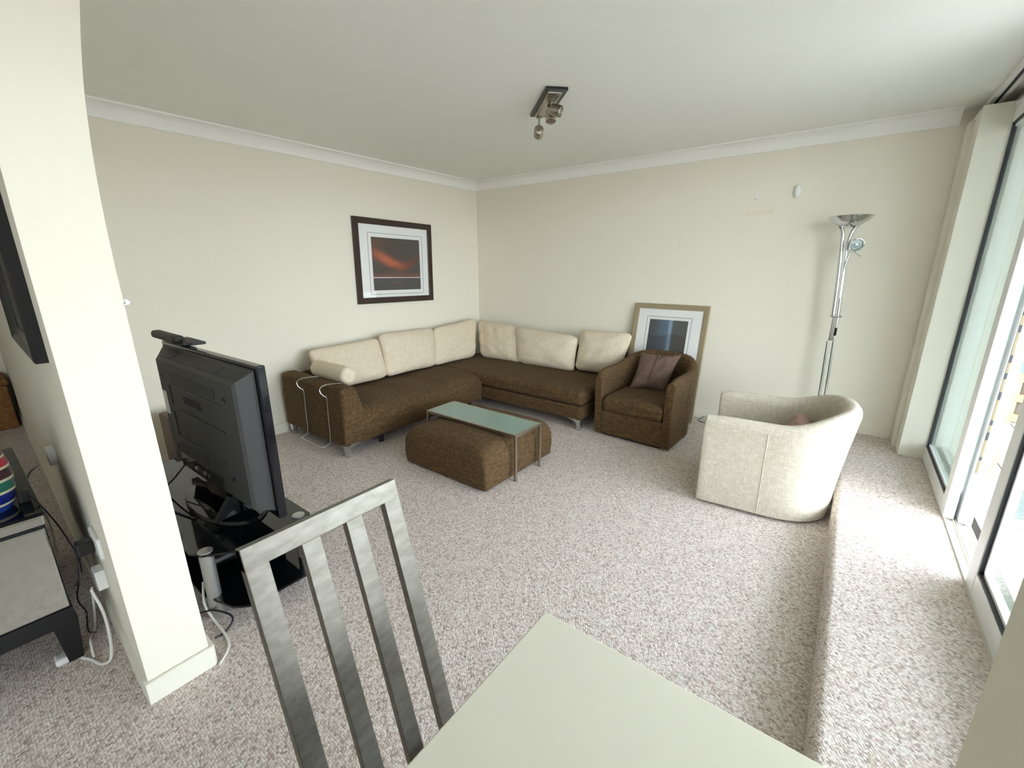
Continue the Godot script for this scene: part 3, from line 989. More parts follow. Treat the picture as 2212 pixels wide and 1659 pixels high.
func build_tub_chairs() -> void:
	tub_chair("tub_chair", "brown woven tub armchair beside the sofa in front of the leaning picture", M.brown, Vector3(2.553, 0, 0.665), -0.045, false, 0.05)
	tub_chair("tub_chair", "cream linen tub armchair seen from behind beside the carpeted step", M.linen, Vector3(3.56, 0, 1.285), -PI / 2 + 0.08, true, 0.015)
	var c := thing("scatter_cushion", "taupe square cushion with a centre seam in the brown tub chair", "cushion", Vector3.ZERO)
	var a := Vector3(2.37, 0.36, 0.66)
	var b := Vector3(2.68, 0.35, 0.58)
	var d := Vector3(2.37, 0.655, 0.43)
	var e := Vector3(2.72, 0.665, 0.37)
	part("cover", pillow(a, b, d, e, 0.13, 71, 0.03, 0.0, 24, 0.1), M.taupe, c, 80)
	var sm := PackedVector3Array()
	for i in 11:
		var v := 0.08 + 0.84 * i / 10.0
		var bul := 0.071 * pow(maxf(0.0, 1.0 - pow(absf(v * 2 - 1), 3.2)), 0.42) * (1.0 - 0.18 * (v * 2 - 1))
		var nn := (b - a).cross(d - a).normalized()
		sm.append(a.lerp(b, 0.5).lerp(d.lerp(e, 0.5), v) + nn * bul)
	part("seam", MB.new().tube(sm, 0.006, 6), M.taupe, c, 60)
	var k := thing("scatter_cushion", "dusky pink cushion down inside the cream tub chair", "cushion", Vector3.ZERO)
	part("cover", pillow(Vector3(3.66, 0.37, 1.06), Vector3(3.7, 0.36, 1.36), Vector3(3.71, 0.52, 1.05), Vector3(3.76, 0.5, 1.34), 0.11, 72, 0.01, 0.0, 18), M.mauve, k, 80)

func build_lamps() -> void:
	var l := thing("floor_lamp", "chrome uplighter floor lamp with a reading arm against the back wall", "floor lamp", Vector3(3.785, 0, 0.26))
	part("base", MB.new().lathe([Vector2(0, 0), Vector2(0.135, 0), Vector2(0.138, 0.008), Vector2(0.13, 0.018), Vector2(0.05, 0.028), Vector2(0.03, 0.04), Vector2(0, 0.04)], Vector3.ZERO, 36), M.chrome, l)
	for s in [-1.0, 1.0]:
		part("pole", MB.new().tube(PackedVector3Array([Vector3(s * 0.018, 0.03, 0), Vector3(s * 0.018 - 0.022, 0.88, 0)]), 0.0085, 12), M.chrome, l, 60)
	part("grip", MB.new().box(Vector3(-0.018, 0.975, 0.0), Vector3(0.042, 0.18, 0.028), 0.008, 3), M.chrome, l)
	part("collar", MB.new().lathe([Vector2(0, 0), Vector2(0.036, 0), Vector2(0.04, 0.006), Vector2(0.036, 0.014), Vector2(0, 0.014)], Vector3(-0.02, 1.06, 0), 20), M.chrome, l)
	var sw := part("switch", MB.new().box(Vector3(-0.004, 0.955, 0.016), Vector3(0.016, 0.06, 0.016), 0.004, 2), M.gloss, l)
	part("pole", MB.new().tube(curve([Vector3(-0.037, 1.07, 0), Vector3(-0.05, 1.35, 0), Vector3(-0.066, 1.58, 0), Vector3(-0.07, 1.64, 0), Vector3(-0.08, 1.68, 0), Vector3(-0.1, 1.715, 0)], 6), 0.0125, 14), M.chrome, l, 60)
	part("pole", MB.new().tube(curve([Vector3(-0.008, 1.07, 0), Vector3(-0.022, 1.35, 0.0), Vector3(-0.032, 1.54, 0), Vector3(-0.025, 1.63, 0), Vector3(-0.01, 1.68, 0), Vector3(0.018, 1.715, 0)], 6), 0.0105, 14), M.chrome, l, 60)
	part("shade", MB.new().lathe([Vector2(0, 1.688), Vector2(0.025, 1.69), Vector2(0.07, 1.705), Vector2(0.108, 1.732), Vector2(0.132, 1.762), Vector2(0.136, 1.764), Vector2(0.13, 1.766), Vector2(0.105, 1.74), Vector2(0.068, 1.713), Vector2(0.02, 1.7), Vector2(0, 1.7)], Vector3(-0.042, 0, 0), 40), M.chrome, l, 50)
	# reading head on a thin arm
	part("reading_arm", MB.new().tube(curve([Vector3(-0.02, 1.2, 0.02), Vector3(-0.025, 1.38, 0.02), Vector3(-0.012, 1.5, 0.02), Vector3(0.004, 1.555, 0.025)], 6), 0.005, 8), M.chrome, l, 60)
	var tilt := Basis(Quaternion(Vector3.UP, Vector3(0.35, -0.25, 0.8).normalized()))
	var hd := part("reading_head", MB.new().lathe([Vector2(0, 0), Vector2(0.026, 0.0), Vector2(0.044, 0.012), Vector2(0.046, 0.028), Vector2(0.04, 0.029), Vector2(0.034, 0.02), Vector2(0.0, 0.016)], Vector3(0.012, 1.575, 0.02), 28, tilt), M.chrome, l)
	part("bulb", MB.new().lathe([Vector2(0, 0.012), Vector2(0.013, 0.014), Vector2(0.012, 0.026), Vector2(0, 0.03)], Vector3(0.012, 1.575, 0.02), 14, tilt), M.satin, hd)
	part("handle", MB.new().tube(PackedVector3Array([Vector3(0.0, 1.535, 0.04), Vector3(0.055, 1.49, 0.07)]), 0.003, 6), M.chrome, hd)
	# ceiling spotlight bar
	var c := thing("ceiling_spotlight", "brushed nickel rectangular ceiling fitting with three spotlights", "spotlight", Vector3(2.17, 2.4, 1.762))
	c.rotation.y = -deg_to_rad(44.4)
	part("backplate", bx(Vector3(0, -0.008, 0), Vector3(0.48, 0.016, 0.128), 0.003), M.black, c)
	part("face_plate", bx(Vector3(0.004, -0.02, 0.004), Vector3(0.42, 0.012, 0.084), 0.003), M.nickel, c)
	part("trim_line", bx(Vector3(0.0, -0.0268, -0.022), Vector3(0.36, 0.002, 0.005)), M.black, c)
	var heads := [[Vector3(-0.19, 0, 0.015), Vector3(-0.955, -0.3, -0.137), 0.075], [Vector3(0.03, 0, -0.01), Vector3(0.3, -0.9, 0.0), 0.035], [Vector3(0.1, 0, -0.0), Vector3(0.42, -0.28, -0.75), 0.045]]
	for h in heads:
		var o := MB.new()
		var p: Vector3 = h[0] + Vector3(0, -0.026, 0)
		var q: Vector3 = p + Vector3(0, -h[2], 0.0)
		var arm := part("spot_arm", MB.new().tube(PackedVector3Array([p, q]), 0.006, 10).lathe([Vector2(0, 0), Vector2(0.018, 0.0), Vector2(0.02, -0.008), Vector2(0, -0.01)], p, 16), M.nickel, c)
		var dir: Vector3 = h[1].normalized()
		var bs := Basis(Quaternion(Vector3.UP, dir))
		var sh := part("spot_head", MB.new().lathe([Vector2(0, -0.036), Vector2(0.016, -0.036), Vector2(0.018, -0.018), Vector2(0.03, -0.012), Vector2(0.032, 0.0), Vector2(0.032, 0.05), Vector2(0.03, 0.052), Vector2(0.028, 0.046), Vector2(0.0, 0.044)], q + dir * 0.012, 24, bs), M.nickel, c)
		part("lens", MB.new().lathe([Vector2(0, 0.0445), Vector2(0.026, 0.0445), Vector2(0.026, 0.0475), Vector2(0, 0.049)], q + dir * 0.012, 20, bs), M.nickel, sh)

func picture(label: String, at: Vector3, basis: Basis, w: float, h: float, fw: float, depth: float, fm: Material, in_line: float, in_print: Vector2, top_print: float, art: Material, art_h: float) -> Node3D:
	var t := thing("picture", label, "picture", at)
	t.basis = basis
	var pr := PackedVector2Array([Vector2(0, 0), Vector2(fw, 0), Vector2(fw, depth * 0.7), Vector2(fw - 0.006, depth * 0.85), Vector2(0.004, depth), Vector2(0, depth - 0.004)])
	# mitred frame: one closed ring of the moulding's profile
	var rows := []
	for c in [[0, 0, 1, 1], [w, 0, -1, 1], [w, h, -1, -1], [0, h, 1, -1]]:
		var row := PackedVector3Array()
		for p in pr: row.append(Vector3(c[0] + c[2] * p.x - w / 2, c[1] + c[3] * p.x, p.y))
		rows.append(row)
	part("frame", MB.new().grid(rows, true, true), fm, t)
	part("mount", cb(Vector3(-w / 2 + fw * 0.8, fw * 0.8, 0.002), Vector3(w / 2 - fw * 0.8, h - fw * 0.8, depth * 0.45)), M.mount, t)
	var z := depth * 0.45 + 0.0012
	var x0 := -w / 2 + fw
	var pt := h - fw - top_print
	var pl := MB.new()
	var lx := in_print.x - in_line
	var rx := in_print.x - in_line
	var ly0 := pt - art_h - in_line
	var ly1 := pt + in_line
	var lx0 := x0 + in_print.x - in_line
	var lx1 := w / 2 - fw - in_print.y + in_line
	var q := 0.0035
	pl.box(Vector3((lx0 + lx1) / 2, ly0, z), Vector3(lx1 - lx0, q, 0.001))
	pl.box(Vector3((lx0 + lx1) / 2, ly1, z), Vector3(lx1 - lx0, q, 0.001))
	pl.box(Vector3(lx0, (ly0 + ly1) / 2, z), Vector3(q, ly1 - ly0, 0.001))
	pl.box(Vector3(lx1, (ly0 + ly1) / 2, z), Vector3(q, ly1 - ly0, 0.001))
	part("ruled_line", pl, M.line, t)
	var px1 := w / 2 - fw - in_print.y
	sheet("print", Vector3(x0 + in_print.x, pt, z), Vector3(px1 - x0 - in_print.x, 0, 0), Vector3(0, -art_h, 0), art, t)
	part("pane", cb(Vector3(-w / 2 + fw * 0.9, fw * 0.9, depth * 0.62), Vector3(w / 2 - fw * 0.9, h - fw * 0.9, depth * 0.66)), M.pane, t)
	return t

func build_pictures() -> void:
	var sun := mat(Color.WHITE, 0.6)
	sun.albedo_texture = ImageTexture.create_from_image(sunset_image())
	var sea := mat(Color.WHITE, 0.6)
	sea.albedo_texture = ImageTexture.create_from_image(seascape_image())
	# on the left wall: local x runs along -z, local z out of the wall
	var lw := Basis(Vector3(0, 0, -1), Vector3(0, 1, 0), Vector3(1, 0, 0)) * Basis(Vector3(0, 0, 1), -0.017)
	picture("dark framed print of a red sunset hanging on the wall above the sofa", Vector3(0.002, 1.062, 1.297), lw, 0.975, 0.815, 0.058, 0.03, M.wood, 0.038, Vector2(0.135, 0.115), 0.115, sun, 0.515)
	# leaning against the back wall behind the tub chair
	var lean := Basis(Vector3(1, 0, 0), -asin(0.2 / 1.09))
	picture("tall gold framed blue grey print leaning against the back wall", Vector3(2.482, 0.004, 0.205), lean, 0.706, 1.085, 0.05, 0.025, M.gold, 0.028, Vector2(0.115, 0.125), 0.1, sea, 0.72)
	# on the near face of the dividing wall, seen nearly edge on
	var t := thing("picture", "black framed picture on the dividing wall seen almost edge on", "picture", Vector3(1.55, 1.15, near_face(1.55) - 0.002))
	t.rotation.y = -atan(TAPER)
	var rows := []
	for c in [[-0.38, 0, 1, 1], [0.38, 0, -1, 1], [0.38, 1.0, -1, -1], [-0.38, 1.0, 1, -1]]:
		var row := PackedVector3Array()
		for p in [Vector2(0, 0), Vector2(0.05, 0), Vector2(0.05, 0.014), Vector2(0.03, 0.022), Vector2(0.006, 0.034), Vector2(0, 0.03)]: row.append(Vector3(c[0] + c[2] * p.x, c[1] + c[3] * p.x, p.y))
		rows.append(row)
	part("frame", MB.new().grid(rows, true, true), M.black, t)
	part("mount", cb(Vector3(-0.34, 0.04, 0.001), Vector3(0.34, 0.96, 0.009)), M.table, t)
	part("pane", cb(Vector3(-0.335, 0.045, 0.0115), Vector3(0.335, 0.955, 0.0125)), M.pane, t)

func build_tv() -> void:
	var s := thing("tv_stand", "black glass television stand on silver columns behind the dividing wall", "stand", Vector3.ZERO)
	var top := PackedVector2Array([Vector2(0.78, 3.43), Vector2(1.965, 3.43), Vector2(2.01, 3.5), Vector2(2.01, 3.74), Vector2(1.945, 3.835), Vector2(1.87, 3.885), Vector2(0.85, 3.885), Vector2(0.74, 3.8), Vector2(0.74, 3.5)])
	part("glass_shelf", MB.new().prism(top, Vector3(0, 0.3, 0), Vector3.RIGHT, Vector3(0, 0, 1), Vector3(0, 0.01, 0)), M.blackglass, s)
	var low := PackedVector2Array([Vector2(0.72, 3.44), Vector2(2.06, 3.44), Vector2(2.09, 3.52), Vector2(2.09, 3.77), Vector2(2.04, 3.82), Vector2(1.87, 3.87), Vector2(0.85, 3.87), Vector2(0.72, 3.8)])
	part("glass_shelf", MB.new().prism(low, Vector3(0, 0.09, 0), Vector3.RIGHT, Vector3(0, 0, 1), Vector3(0, 0.01, 0)), M.blackglass, s)
	for p in [Vector3(1.905, 0, 3.84), Vector3(1.945, 0, 3.475), Vector3(0.85, 0, 3.84), Vector3(0.83, 0, 3.475)]:
		part("column", MB.new().lathe([Vector2(0, 0), Vector2(0.026, 0), Vector2(0.026, 0.299), Vector2(0, 0.299)], p, 24), M.satin, s)
		part("cap", MB.new().lathe([Vector2(0, 0.31), Vector2(0.027, 0.31), Vector2(0.027, 0.314), Vector2(0.024, 0.316), Vector2(0, 0.316)], p, 24), M.satin, s)
	part("rear_panel", cb(Vector3(1.1, 0.1, 3.46), Vector3(1.7, 0.3, 3.475)), M.gloss, s)
	# player on the lower shelf
	var pl := thing("media_player", "slim silver and black player on the lower glass shelf", "player", Vector3(1.42, 0.1, 3.66))
	part("case", bx(Vector3(0, 0.035, 0), Vector3(0.4, 0.05, 0.26), 0.004), M.black, pl)
	part("front_trim", bx(Vector3(0.2, 0.03, 0), Vector3(0.004, 0.02, 0.24), 0.001), M.satin, pl)
	for q in [[-0.16, -0.1], [0.16, -0.1], [-0.16, 0.1], [0.16, 0.1]]: part("foot", bx(Vector3(q[0], 0.005, q[1]), Vector3(0.03, 0.01, 0.03)), M.black, pl)
	# television seen from behind: screen faces the sofa
	var t := thing("television", "black flat television seen from behind on its stand", "television", Vector3(1.49, 0.31, 3.6))
	t.rotation.y = 0.02
	part("bezel", MB.new().box(Vector3(0, 0.405, -0.02), Vector3(1.07, 0.675, 0.036), 0.006, 2), M.gloss, t)
	sheet("screen", Vector3(0.49, 0.7, -0.0385), Vector3(-0.98, 0, 0), Vector3(0, -0.57, 0), M.blackglass, t)
	# housing: bevelled shell that steps back from the bezel
	var rows := []
	for q in [[0.0, -0.505, 0.515, 0.105, 0.725], [0.006, -0.495, 0.512, 0.108, 0.718], [0.07, -0.37, 0.506, 0.135, 0.688], [0.082, -0.36, 0.497, 0.145, 0.676]]:
		rows.append(PackedVector3Array([Vector3(q[1], q[3], q[0]), Vector3(q[2], q[3], q[0]), Vector3(q[2], q[4], q[0]), Vector3(q[1], q[4], q[0])]))
	var hs := part("housing", MB.new().grid(rows, false, true, true), M.plastic, t, 20)
	# top vents, panel frames, screws
	for q in [[-0.33, 0.0], [-0.02, 0.0], [0.36, 0.0]]: pass
	var zt := Basis(Vector3(1, 0, 0), deg_to_rad(-62))
	for q in [[-0.28, 0.13], [0.06, 0.48], [0.41, 0.16]]:
		part("vent_panel", MB.new().box(Vector3(q[0], 0.703, 0.042), Vector3(q[1], 0.003, 0.05), 0.0, 1, 1, Basis(Vector3(1, 0, 0), deg_to_rad(24))), M.plastic2, hs)
	part("vent_panel", bx(Vector3(0.06, 0.61, 0.082), Vector3(0.5, 0.045, 0.004), 0.001), M.plastic2, hs)
	part("vent_panel", bx(Vector3(-0.08, 0.23, 0.082), Vector3(0.34, 0.06, 0.004), 0.001), M.plastic2, hs)
	var pf := MB.new()
	for q in [[0.06, 0.57, 0.6, 0.005], [0.1, 0.45, 0.52, 0.004], [0.02, 0.3, 0.56, 0.005]]: pf.box(Vector3(q[0], q[1], 0.083), Vector3(q[2], q[3], 0.004), 0.001)
	pf.box(Vector3(-0.235, 0.52, 0.083), Vector3(0.005, 0.1, 0.004), 0.001)
	pf.box(Vector3(-0.24, 0.365, 0.083), Vector3(0.005, 0.13, 0.004), 0.001)
	part("panel_edge", pf, M.black, hs)
	for p in [Vector2(-0.32, 0.6), Vector2(0.4, 0.6), Vector2(-0.3, 0.23), Vector2(0.36, 0.24)]:
		part("screw_well", MB.new().lathe([Vector2(0, 0), Vector2(0.014, 0), Vector2(0.014, 0.003), Vector2(0.006, 0.003), Vector2(0.006, 0.001), Vector2(0, 0.001)], Vector3(p.x, p.y, 0.082), 16, Basis(Vector3(1, 0, 0), PI / 2)), M.black, hs)
	part("sticker", bx(Vector3(-0.325, 0.46, 0.083), Vector3(0.05, 0.12, 0.002)), M.white, hs)
	# raised maker's lettering
	var tm := TextMesh.new()
	tm.text = "SAMSUNG"
	tm.font = SystemFont.new()
	tm.font.font_names = PackedStringArray(["Droid Sans"])
	tm.font_size = 32
	tm.pixel_size = 0.00145
	tm.depth = 0.003
	var lt := MeshInstance3D.new()
	lt.mesh = tm
	lt.material_override = M.plastic3
	lt.name = "lettering"
	hs.add_child(lt, true)
	lt.position = Vector3(0.03, 0.515, 0.0835)
	# connector bay
	part("connector_bay", bx(Vector3(-0.02, 0.17, 0.082), Vector3(0.5, 0.075, 0.006), 0.002), M.gloss, hs)
	for k in 5: part("socket", bx(Vector3(-0.12 + k * 0.05, 0.17, 0.087), Vector3(0.026, 0.016, 0.008), 0.002), M.nickel if k % 2 else M.plastic3, hs)
	# foot
	part("neck", MB.new().box(Vector3(0.05, 0.07, 0.01), Vector3(0.42, 0.12, 0.05), 0.01, 2), M.gloss, t)
	rows = []
	for q in [[0.98, 0.0], [1.0, 0.006], [0.96, 0.018], [0.4, 0.03]]:
		var row := PackedVector3Array()
		for k in 40:
			var a := TAU * k / 40
			row.append(Vector3(0.05 + cos(a) * 0.31 * q[0], q[1], 0.03 + sin(a) * 0.14 * q[0]))
		rows.append(row)
	part("foot", MB.new().grid(rows, false, true, true), M.blackglass, t)
	part("bracket", MB.new().prism(PackedVector2Array([Vector2(0, 0), Vector2(0.1, 0), Vector2(0.03, 0.09), Vector2(0, 0.09)]), Vector3(0.24, 0.03, 0.05), Vector3(0, 0, 1), Vector3.UP, Vector3(0.03, 0, 0)), M.gloss, t)
	# sensor bar perched on top
	var b := thing("sensor_bar", "black camera sensor bar perched on top of the television", "sensor", Vector3(1.2, 1.053, 3.585))
	part("bar", MB.new().box(Vector3(-0.1, 0.034, 0.03), Vector3(0.36, 0.04, 0.05), 0.016, 4), M.plastic2, b)
	part("stand", MB.new().box(Vector3(0.03, 0.018, -0.005), Vector3(0.1, 0.034, 0.06), 0.008, 2), M.black, b)
	part("arm", MB.new().box(Vector3(0.14, 0.03, 0.0), Vector3(0.2, 0.014, 0.06), 0.006, 2), M.plastic2, b)
	# speaker on the floor by the left wall
	var sp := thing("speaker", "taupe floor speaker standing behind the television", "speaker", Vector3(0.3, 0, 3.42))
	part("cabinet", MB.new().box(Vector3(0, 0.235, 0), Vector3(0.2, 0.465, 0.22), 0.012, 3), M.speaker, sp)
	part("grille", MB.new().box(Vector3(0, 0.24, -0.112), Vector3(0.17, 0.42, 0.01), 0.004, 2), M.black, sp)

func build_dining() -> void:
	var t := thing("dining_table", "smooth cream dining table top in the foreground", "table", Vector3.ZERO)
	part("tabletop", MB.new().box(Vector3(3.6775, 0.725, 4.28), Vector3(0.495, 0.03, 1.24), 0.004, 2), M.table, t)
	for p in [[3.5, 3.74], [3.86, 3.74], [3.5, 4.82], [3.86, 4.82]]:
		part("leg", cb(Vector3(p[0] - 0.025, 0, p[1] - 0.025), Vector3(p[0] + 0.025, 0.71, p[1] + 0.025), 0.004), M.satin, t)
	part("apron", cb(Vector3(3.47, 0.66, 3.72), Vector3(3.89, 0.71, 4.84), 0.003), M.table, t)
	# brushed steel chair: slatted back that leans away from the table
	var c := thing("dining_chair", "brushed steel slat back dining chair at the cream table", "chair", Vector3.ZERO)
	var back := func(y: float, z: float) -> Vector3: return Vector3(3.10 + (0.985 - y) * 0.285, y, z)
	var nrm := Vector3(1, 0.285, 0).normalized()
	var up := Vector3(-0.285, 1, 0).normalized()
	var zz := Vector3(0, 0, 1)
	var bs := Basis(nrm, up, zz)
	var z0 := 3.772
	var z1 := 4.082
	var sw := 0.038
	var L: float = (back.call(0.0, 0.0) - back.call(0.985, 0.0)).length()
	for z in [z0 + sw / 2, z1 - sw / 2]:
		part("stile", MB.new().box(back.call(0.985 / 2, z), Vector3(0.02, L, sw), 0.0018, 1, 1, bs), M.steel, c)
	L = (back.call(0.34, 0.0) - back.call(0.97, 0.0)).length()
	for z in [z0 + 0.109, z1 - 0.112]:
		part("slat", MB.new().box(back.call((0.34 + 0.97) / 2, z), Vector3(0.018, L, 0.036), 0.0018, 1, 1, bs), M.steel, c)
	part("lower_rail", MB.new().box(back.call(0.33, (z0 + z1) / 2), Vector3(0.0196, 0.03, z1 - z0 - sw * 2), 0.0018, 1, 1, bs), M.steel, c)
	part("top_rail", MB.new().box(back.call(0.966, (z0 + z1) / 2), Vector3(0.0204, 0.04, z1 - z0), 0.0018, 1, 1, bs), M.steel, c)
	part("seat", MB.new().box(Vector3(3.475, 0.455, 3.95), Vector3(0.35, 0.03, 0.26), 0.008, 2), M.black, c)
	for p in [[3.62, z0 + 0.04], [3.62, z1 - 0.02]]:
		part("leg", cb(Vector3(p[0] - 0.012, 0, p[1] - 0.017), Vector3(p[0] + 0.012, 0.44, p[1] + 0.017), 0.002), M.steel, c)

func build_beyond() -> void:
	# mirrored chest in the dining area, its end facing the window
	var o := Vector3(1.735, 0, 4.222)
	var c := thing("mirrored_chest", "mirrored chest with black frame and legs beside the dividing wall", "chest", o)
	part("body", cb(Vector3(-0.9, 0.2, 0.004), Vector3(-0.006, 0.595, 0.5), 0.003), M.black, c)
	part("base_rail", cb(Vector3(-0.91, 0.16, 0.0), Vector3(0.0, 0.225, 0.51), 0.003), M.black, c)
	part("mirror_panel", MB.new().box(Vector3(-0.002, 0.395, 0.252), Vector3(0.012, 0.325, 0.49), 0.005, 2), M.mirror, c)
	part("mirror_strip", MB.new().box(Vector3(-0.001, 0.588, 0.252), Vector3(0.014, 0.036, 0.5), 0.006, 2), M.mirror, c)
	part("mirror_panel", MB.new().box(Vector3(-0.45, 0.395, 0.503), Vector3(0.86, 0.325, 0.01), 0.004, 2), M.mirror, c)
	part("glass_top", MB.new().box(Vector3(-0.45, 0.612, 0.252), Vector3(0.91, 0.012, 0.51), 0.003), M.blackglass, c)
	for p in [[-0.03, 0.03], [-0.87, 0.03], [-0.03, 0.47], [-0.87, 0.47]]:
		var rows := []
		for k in 2:
			var w := 0.02 + 0.014 * k
			rows.append(PackedVector3Array([Vector3(p[0] - w, 0.17 * k, p[1] - w), Vector3(p[0] + w * 0.9, 0.17 * k, p[1] - w), Vector3(p[0] + w * 0.9, 0.17 * k, p[1] + w), Vector3(p[0] - w, 0.17 * k, p[1] + w)]))
		part("leg", MB.new().grid(rows, false, true, true), M.black, c)
	# striped glazed jar; each glaze band is a part
	var v := thing("striped_vase", "round vase with red, green and blue bands on the mirrored chest", "vase", Vector3(1.585, 0.618, 4.335))
	var sil := func(y: float) -> float: return 0.028 + 0.052 * pow(sin(PI * clampf(0.16 + y / 0.27 * 0.78, 0, 1)), 0.75)
	var bands := [[0.0, 0.022, rgb(40, 70, 150)], [0.022, 0.03, rgb(225, 220, 190)], [0.03, 0.066, rgb(28, 40, 130)], [0.066, 0.075, rgb(225, 220, 190)], [0.075, 0.108, rgb(16, 105, 88)], [0.108, 0.117, rgb(225, 220, 190)], [0.117, 0.15, rgb(60, 22, 36)], [0.15, 0.158, rgb(225, 220, 190)], [0.158, 0.186, rgb(190, 30, 56)], [0.186, 0.194, rgb(225, 220, 190)], [0.194, 0.225, rgb(120, 18, 34)]]
	for b in bands:
		var pr := []
		pr.append(Vector2(0, b[0]))
		for k in 5:
			var y: float = lerpf(b[0], b[1], k / 4.0)
			pr.append(Vector2(sil.call(y) + (0.001 if b[1] - b[0] < 0.01 else 0.0), y))
		pr.append(Vector2(0, b[1]))
		part("glaze_band", MB.new().lathe(pr, Vector3.ZERO, 32), mat(b[2], 0.12), v, 40)
	var ph := thing("charging_dock", "small black dock with a dark cable beside the striped vase", "dock", Vector3(1.585, 0.618, 4.25))
	part("body", MB.new().box(Vector3(0, 0.022, 0), Vector3(0.05, 0.044, 0.03), 0.006, 2), M.black, ph)
	part("cable", MB.new().tube(curve([Vector3(0.02, 0.03, -0.012), Vector3(0.08, 0.0, -0.03), Vector3(0.06, -0.12, -0.06), Vector3(0.08, -0.24, -0.08), Vector3(0.05, -0.33, -0.08), Vector3(0.0, -0.28, -0.088)], 6), 0.0025, 6), M.black, ph, 60)
	var bk := thing("wicker_basket", "brown wicker chest standing at the far end of the dining area", "basket", Vector3(-2.27, 0, 4.33))
	part("body", MB.new().box(Vector3(0, 0.2, 0), Vector3(0.4, 0.4, 0.54), 0.02, 3), M.wicker, bk)
	part("lid", MB.new().box(Vector3(0, 0.435, 0), Vector3(0.42, 0.07, 0.56), 0.02, 3), M.wicker, bk)
	# wall plates on the dividing wall
	for q in [[0.98, 0.58, "white plug adapter on the dividing wall furthest from its end", 0.03], [1.83, 0.48, "white double socket with a black plug low on the dividing wall", 0.012], [1.71, 0.28, "grey white junction box low on the dividing wall near the carpet", 0.03]]:
		var s := thing("wall_socket", q[2], "socket", Vector3(q[0], q[1], near_face(q[0]) - 0.001), "sockets on the dividing wall")
		part("plate", MB.new().box(Vector3(0, 0, q[3] / 2), Vector3(0.13 if q[3] < 0.02 else 0.065, 0.08, q[3]), 0.004, 2), M.white, s)
		if q[3] == 0.012:
			part("plug", MB.new().box(Vector3(-0.02, -0.01, 0.035), Vector3(0.05, 0.05, 0.046), 0.008, 2), M.black, s)

func oval(c: Vector3, half: Vector3) -> MB:
	var rows := []
	for i in 9:
		var t := PI / 2 * i / 8.0
		var row := PackedVector3Array()
		for k in 24:
			var a := TAU * k / 24
			row.append(c + Vector3(cos(a) * half.x * cos(t), sin(a) * half.y * cos(t), half.z * sin(t)))
		rows.append(row)
	return MB.new().grid(rows, false, true, true)

func cable(called: String, label: String, pts: Array, r: float, m: Material) -> void:
	var t := thing(called, label, "cable")
	part("lead", MB.new().tube(curve(pts, 8), r, 8), m, t, 60)

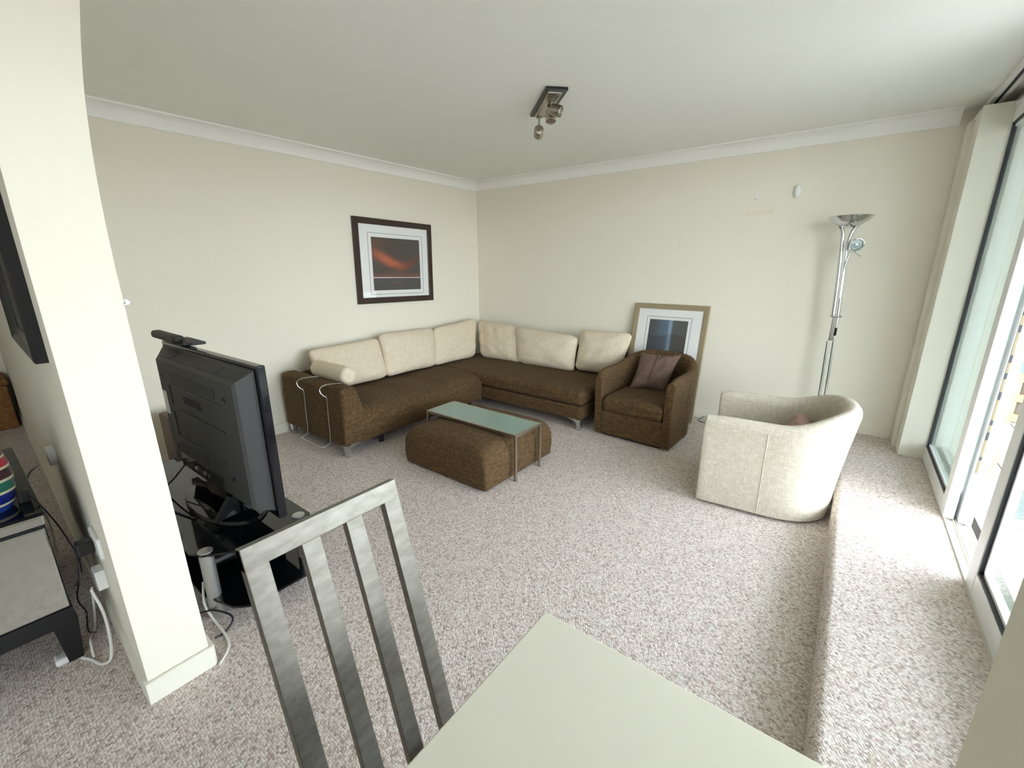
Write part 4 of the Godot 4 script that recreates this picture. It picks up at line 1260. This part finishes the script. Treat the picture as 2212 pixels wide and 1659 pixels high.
func build_small() -> void:
	part("scratch", MB.new().tube(PackedVector3Array([Vector3(2.519, 1.692, 0.0003), Vector3(2.5, 1.64, 0.0003), Vector3(2.469, 1.551, 0.0003)]), 0.0012, 5), M.scratch, get_node("wall_back"))
	cable("white_cable", "white cable looping round the end of the dividing wall below the television stand", [Vector3(1.87, 0.16, 3.86), Vector3(1.885, 0.07, 3.875), Vector3(1.95, 0.02, 3.87), Vector3(2.05, 0.006, 3.868), Vector3(2.13, 0.006, 3.885), Vector3(2.185, 0.006, 3.935)], 0.005, M.cable)
	cable("black_cable", "black cable trailing on the carpet under the television stand", [Vector3(1.8, 0.006, 3.9), Vector3(1.87, 0.03, 3.9), Vector3(1.93, 0.05, 3.86), Vector3(2.0, 0.03, 3.82), Vector3(2.03, 0.006, 3.85), Vector3(2.04, 0.006, 3.9)], 0.004, M.black)
	cable("white_cable", "long white cable drooping from the low socket to the chest leg", [Vector3(1.72, 0.25, 4.165), Vector3(1.77, 0.17, 4.155), Vector3(1.82, 0.09, 4.16), Vector3(1.86, 0.03, 4.175), Vector3(1.84, 0.007, 4.2), Vector3(1.78, 0.006, 4.22), Vector3(1.74, 0.006, 4.24)], 0.005, M.cable)
	cable("white_cable", "thin white cables bunched on the carpet between chest and dividing wall", [Vector3(1.69, 0.24, 4.16), Vector3(1.62, 0.08, 4.17), Vector3(1.6, 0.01, 4.18), Vector3(1.66, 0.02, 4.2), Vector3(1.72, 0.04, 4.207), Vector3(1.775, 0.006, 4.212)], 0.004, M.cable)
	cable("black_cable", "tangled thin black cable below the double socket", [Vector3(1.81, 0.45, 4.18), Vector3(1.76, 0.33, 4.19), Vector3(1.68, 0.27, 4.2), Vector3(1.56, 0.22, 4.18), Vector3(1.6, 0.17, 4.2), Vector3(1.65, 0.13, 4.19), Vector3(1.6, 0.08, 4.19), Vector3(1.66, 0.05, 4.2), Vector3(1.62, 0.006, 4.18)], 0.0025, M.black)
	cable("white_cable", "thin white cable hanging from the far plug adapter", [Vector3(0.97, 0.55, 4.16), Vector3(0.93, 0.5, 4.2), Vector3(0.86, 0.4, 4.21), Vector3(0.8, 0.2, 4.18), Vector3(0.78, 0.006, 4.18)], 0.004, M.cable)
	cable("black_cable", "thin dark lamp cable on the floor behind the cream tub chair", [Vector3(3.66, 0.006, 0.22), Vector3(3.2, 0.005, 0.1), Vector3(2.95, 0.005, 0.14), Vector3(2.86, 0.005, 0.1), Vector3(2.9, 0.04, 0.05)], 0.0035, M.gasket)
	cable("black_cable", "black television cable curling over the glass stand top", [Vector3(1.3, 0.47, 3.7), Vector3(1.25, 0.4, 3.74), Vector3(1.18, 0.33, 3.78), Vector3(1.22, 0.314, 3.83), Vector3(1.42, 0.314, 3.82), Vector3(1.6, 0.314, 3.78)], 0.004, M.black)
	var pg := thing("plug", "white loose plug lying on the carpet by the chest leg", "plug", Vector3(1.7, 0.0, 4.285))
	part("body", MB.new().box(Vector3(0, 0.014, 0), Vector3(0.045, 0.028, 0.042), 0.008, 3), M.white, pg)
	for z in [-0.011, 0.011]: part("pin", bx(Vector3(0.0, 0.034, z), Vector3(0.006, 0.014, 0.004)), M.satin, pg)
	var kn := thing("chrome_dial", "small chrome knob on the left wall beside the dividing wall end", "knob", Vector3(0.0, 1.202, 3.525))
	part("plate", MB.new().lathe([Vector2(0, 0), Vector2(0.018, 0), Vector2(0.018, 0.006), Vector2(0, 0.006)], Vector3.ZERO, 20, Basis(Vector3(0, 0, 1), -PI / 2)), M.chrome, kn)
	part("knob", MB.new().lathe([Vector2(0, 0.006), Vector2(0.012, 0.006), Vector2(0.015, 0.04), Vector2(0.012, 0.05), Vector2(0, 0.05)], Vector3.ZERO, 20, Basis(Vector3(0, 0, 1), -PI / 2)), M.chrome, kn)
	# fittings on the back wall
	var hk := thing("wall_hook", "small white hook high on the back wall", "hook", Vector3(3.085, 1.985, 0.0))
	part("plate", MB.new().box(Vector3(0, 0, 0.003), Vector3(0.022, 0.06, 0.006), 0.002, 2), M.white, hk)
	part("hook", MB.new().box(Vector3(0, -0.026, 0.012), Vector3(0.016, 0.008, 0.018), 0.003, 2), M.white, hk)
	var ov := thing("wall_sensor", "white oval sensor high on the back wall above the floor lamp", "sensor", Vector3(3.368, 1.99, 0.0))
	part("body", oval(Vector3(0, 0, 0.004), Vector3(0.026, 0.05, 0.03)), M.white, ov, 70)
	var pt := thing("wall_patch", "row of faint pale filler marks on the back wall below the hook", "patch", Vector3(3.12, 1.85, 0.0))
	for k in 5: part("filler", bx(Vector3(-0.085 + k * 0.042, 0.004 * sin(k * 2.0), 0.0012), Vector3(0.03, 0.036 + 0.006 * cos(k * 3.0), 0.0024), 0.001), M.filler, pt)
